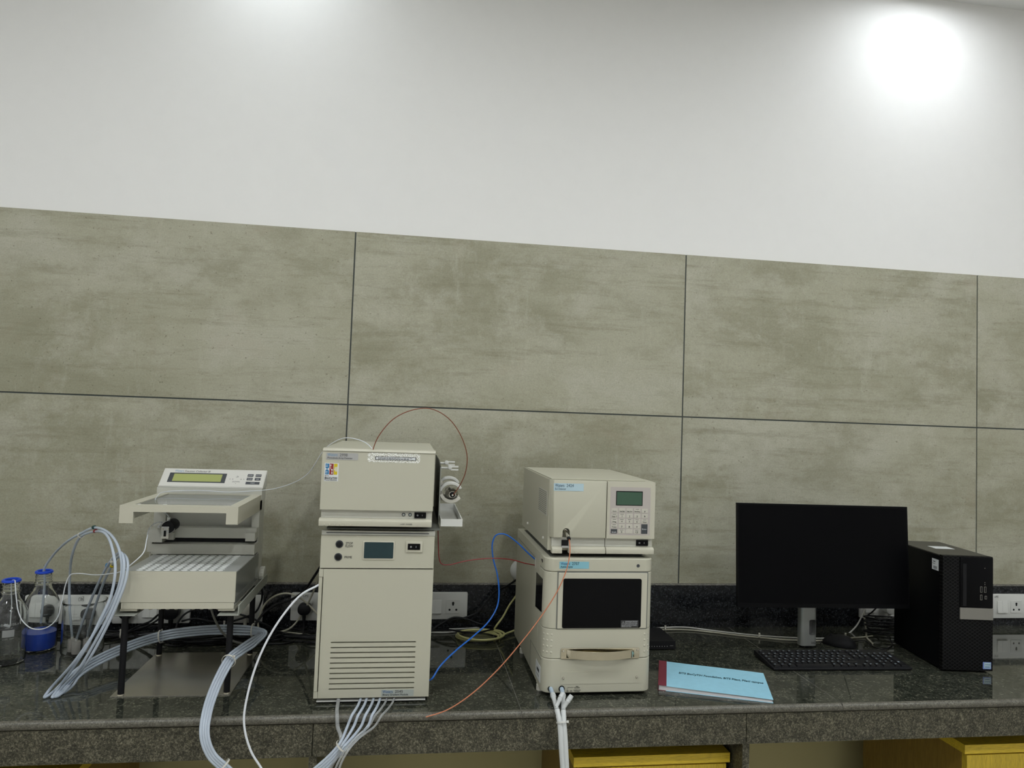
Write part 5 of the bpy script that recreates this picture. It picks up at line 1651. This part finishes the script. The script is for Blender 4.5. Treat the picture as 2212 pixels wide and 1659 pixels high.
# each plug has its own lead
bcable([Vector((-2.085, -0.050, 0.032)), Vector((-2.085, -0.060, 0.012)), Vector((-2.06, -0.08, 0.0045)), Vector((-1.98, -0.105, 0.004)), Vector((-1.88, -0.110, 0.006)), G(300, 1372, 0.010), G(380, 1366, 0.012), G(470, 1372, 0.006), G(560, 1380, 0.004)], 'black lead from the plug behind the blue liquid bottle')
bcable([Vector((-1.968, -0.050, 0.032)), Vector((-1.966, -0.062, 0.014)), Vector((-1.93, -0.085, 0.007)), Vector((-1.84, -0.090, 0.010)), G(285, 1360, 0.016), G(330, 1353, 0.020), G(385, 1358, 0.016), G(440, 1366, 0.010), G(520, 1372, 0.004), G(600, 1376, 0.004), G(700, 1380, 0.004)], 'black lead from the plug behind the beaker')
bcable([Vector((-1.855, -0.050, 0.026)), Vector((-1.853, -0.066, 0.010)), W(300, 1352, -0.09), W(325, 1342, -0.10), W(343, 1328, -0.105), W(346, 1333, -0.11), W(330, 1346, -0.11), W(302, 1358, -0.10), G(270, 1366, 0.012), G(210, 1374, 0.004), G(120, 1366, 0.004), G(0, 1372, 0.004)], 'black lead folded back on itself under the fraction collector')
bcable([Vector((-1.72, -0.050, 0.018)), Vector((-1.718, -0.066, 0.006)), G(392, 1370, 0.004), G(440, 1392, 0.004), G(500, 1385, 0.004), G(545, 1372, 0.004), G(620, 1384, 0.004), G(705, 1388, 0.004)], 'black lead from the large round plug')
bcable([W(378, 1368, -0.11), W(384, 1345, -0.085), W(400, 1326, -0.07), W(430, 1314, -0.06), W(465, 1314, -0.06), W(500, 1322, -0.065), W(540, 1334, -0.07), W(575, 1350, -0.085), G(612, 1368, 0.006), G(650, 1372, 0.004), G(700, 1356, 0.004)], 'black cable rising in a wide arc behind the collector legs')
bcable([W(392, 1342, -0.06), W(420, 1336, -0.055), W(455, 1342, -0.06), W(490, 1344, -0.065), W(530, 1333, -0.07), W(552, 1322, -0.075), W(564, 1300, -0.08), W(566, 1280, -0.10), W(562, 1262, -0.14)], 'black cable climbing to the back right of the fraction collector')
bcable([W(700, 1212, -0.14), W(680, 1243, -0.11), W(655, 1278, -0.075), W(630, 1295, -0.06), W(598, 1306, -0.055), W(572, 1322, -0.06), W(556, 1342, -0.075), G(535, 1368, 0.010), G(500, 1372, 0.008)], 'black cable rising to the left flank of the gradient pump', 0.0042)
bcable([Vector((-1.305, -0.050, 0.034)), Vector((-1.303, -0.062, 0.018)), Vector((-1.298, -0.085, 0.006)), G(690, 1372, 0.006), G(715, 1360, 0.008)], 'black lead from the plug left of the gradient pump')
for i, (r1, r2, dx, lb) in enumerate(((0.105, 0.045, 0.0, 'large coil of black cable under the fraction collector'), (0.075, 0.038, 0.17, 'smaller coil of black cable near the collector back right leg'))):
    pts = []
    cc = Vector((-1.60 + dx, -0.135 + 0.01 * i, 0))
    for k in range(4 * 12 + 1):
        a = 2 * math.pi * k / 12 + i
        q = 1 + 0.10 * math.sin(k * 1.3 + i) - 0.06 * (k // 12)
        pts.append((cc.x + r1 * q * math.cos(a) + rnd.uniform(-0.004, 0.004), cc.y + r2 * q * math.sin(a), 0.0040 + 0.0060 * (k / 12) * 0.9))
    bcable(pts, lb)
    c = Vector(pts[20])
rnd2 = random.Random(11)
for i, lb in enumerate(('black cable lying nearest the backsplash behind the collector', 'black cable waving along the worktop behind the collector', 'black cable crossing under the translucent tubes', 'black cable lying foremost behind the collector base plate', 'black cable looping between the collector legs', 'thin black cable lying along the worktop behind the bottles', 'black cable sagging in front of the sockets under the collector')):
    u0, u1 = ((-20, 700), (200, 700), (240, 580), (360, 700), (290, 600), (-20, 420), (255, 560))[i]
    v0 = (1362, 1372, 1380, 1390, 1368, 1380, 1358)[i]
    pts = []
    n = 12
    ph = rnd2.uniform(0, 6)
    for k in range(n + 1):
        u = u0 + (u1 - u0) * k / n
        zz = 0.004 + 0.010 * max(0, math.sin(k * 1.1 + ph)) * (1 if i in (1, 2, 4, 6) else 0.4) + 0.003 * (i % 3)
        pts.append(G(u, v0 + 6 * math.sin(k * 0.9 + ph) + rnd2.uniform(-3, 3), zz))
    bcable(pts, lb, 0.0028 if i != 5 else 0.0020)
tie(W(484, 1350, -0.10), (1, 0.3, 0), 0.010, 'pale cable tie on the black coil under the collector', WHITEP, head=(0, -0.5, 1))
tie(W(261, 1370, -0.13), (1, 0.2, 0), 0.012, 'pale cable tie on the black cables beside the collector front left leg', WHITEC, head=(0, -0.4, 1))
line('ivory_cable', [W(699, 1226, -0.13), W(685, 1258, -0.10), W(668, 1298, -0.065), W(645, 1338, -0.05), W(625, 1358, -0.06), G(600, 1366, 0.006), G(575, 1370, 0.004), G(540, 1371, 0.004)], 0.0030, IVORY, 'ivory cable slanting down left of the gradient pump', 'cable', 'ivory cables left of the gradient pump')
line('ivory_cable', [W(560, 1372, -0.10), W(558, 1340, -0.07), W(572, 1306, -0.055), W(595, 1287, -0.052), W(622, 1282, -0.052), W(650, 1293, -0.055), W(675, 1315, -0.06), W(700, 1345, -0.075)], 0.0030, IVORY, 'ivory cable arching across the black upstand left of the gradient pump', 'cable', 'ivory cables left of the gradient pump')
line('ivory_cable', [G(572, 1374, 0.0040), G(600, 1365, 0.0036), G(640, 1368, 0.0036), G(700, 1376, 0.0036)], 0.0022, IVORY, 'thin ivory cable flat on the worktop left of the gradient pump', 'cable', 'ivory cables left of the gradient pump')
# right of the pump
bcable([W(1125, 1246, -0.12), W(1098, 1264, -0.085), W(1068, 1281, -0.05), W(1050, 1302, -0.045), W(1032, 1322, -0.045), W(1005, 1334, -0.048), W(970, 1340, -0.055), W(945, 1352, -0.075), G(925, 1368, 0.005)], 'black cable curving up from the gradient pump to the autosampler back', 0.0034)
bcable([G(925, 1364, 0.010), W(955, 1346, -0.07), W(980, 1334, -0.055), W(1008, 1337, -0.052), W(1035, 1347, -0.055), W(1060, 1352, -0.065), G(1090, 1360, 0.006), G(1125, 1356, 0.006)], 'black cable bowing over the socket right of the gradient pump', 0.0030)
bcable([G(925, 1362, 0.004), G(965, 1360, 0.010), G(1005, 1366, 0.024), G(1035, 1366, 0.026), G(1062, 1360, 0.018), G(1090, 1358, 0.006), G(1125, 1352, 0.004)], 'black cable crossing over the yellow coil', 0.0030)
line('ivory_cable', [G(925, 1366, 0.0035), G(965, 1366, 0.0035), G(985, 1364, 0.0035)], 0.0028, WCABLE, 'white cable end left of the yellow coil', 'cable', 'white cables right of the gradient pump')
line('ivory_cable', [G(970, 1359, 0.0035), G(1000, 1358, 0.0035), G(1030, 1356, 0.0035), G(1060, 1354, 0.0035), G(1090, 1353, 0.0035), G(1125, 1353, 0.0035)], 0.0026, WCABLE, 'white cable lying along the wall behind the yellow coil', 'cable', 'white cables right of the gradient pump')
# behind the monitor
pts = []
cc = Vector((0.72, -0.12, 0.0))
for k in range(5 * 12 + 1):
    a = 2 * math.pi * k / 12
    q = 1 + 0.15 * math.sin(k * 1.7)
    pts.append((cc.x + 0.060 * q * math.cos(a), cc.y + 0.032 * q * math.sin(a), 0.0045 + 0.0125 * (k / 12)))
line('power_cable', pts, 0.0030, BLACKR, 'bundled black cable behind the monitor beside the tower', 'cable', 'black cables by the computer')
line('power_cable', [Vector((0.515, -0.205, 0.015)), G(1845, 1384, 0.004), G(1868, 1384, 0.004), G(1885, 1396, 0.003), G(1905, 1402, 0.003), G(1925, 1396, 0.003), G(1922, 1380, 0.004), G(1908, 1366, 0.02)], 0.0018, BLACKR, 'thin black mouse cord curling towards the tower', 'cable', 'black cables by the computer')
line('power_cable', [W(1840, 1296, -0.27), W(1826, 1312, -0.2), W(1805, 1335, -0.12), W(1785, 1350, -0.09), G(1776, 1375, 0.004), G(1772, 1392, 0.003)], 0.0016, BLACKR, 'thin black cord hanging from the monitor back', 'cable', 'black cables by the computer')
line('power_cable', [W(1900, 1306, -0.16), W(1884, 1322, -0.10), W(1873, 1332, -0.08), W(1877, 1344, -0.075), W(1893, 1350, -0.08), W(1905, 1338, -0.09), W(1890, 1334, -0.09)], 0.0026, BLACKR, 'black cord looping in front of the socket behind the monitor', 'cable', 'black cables by the computer')
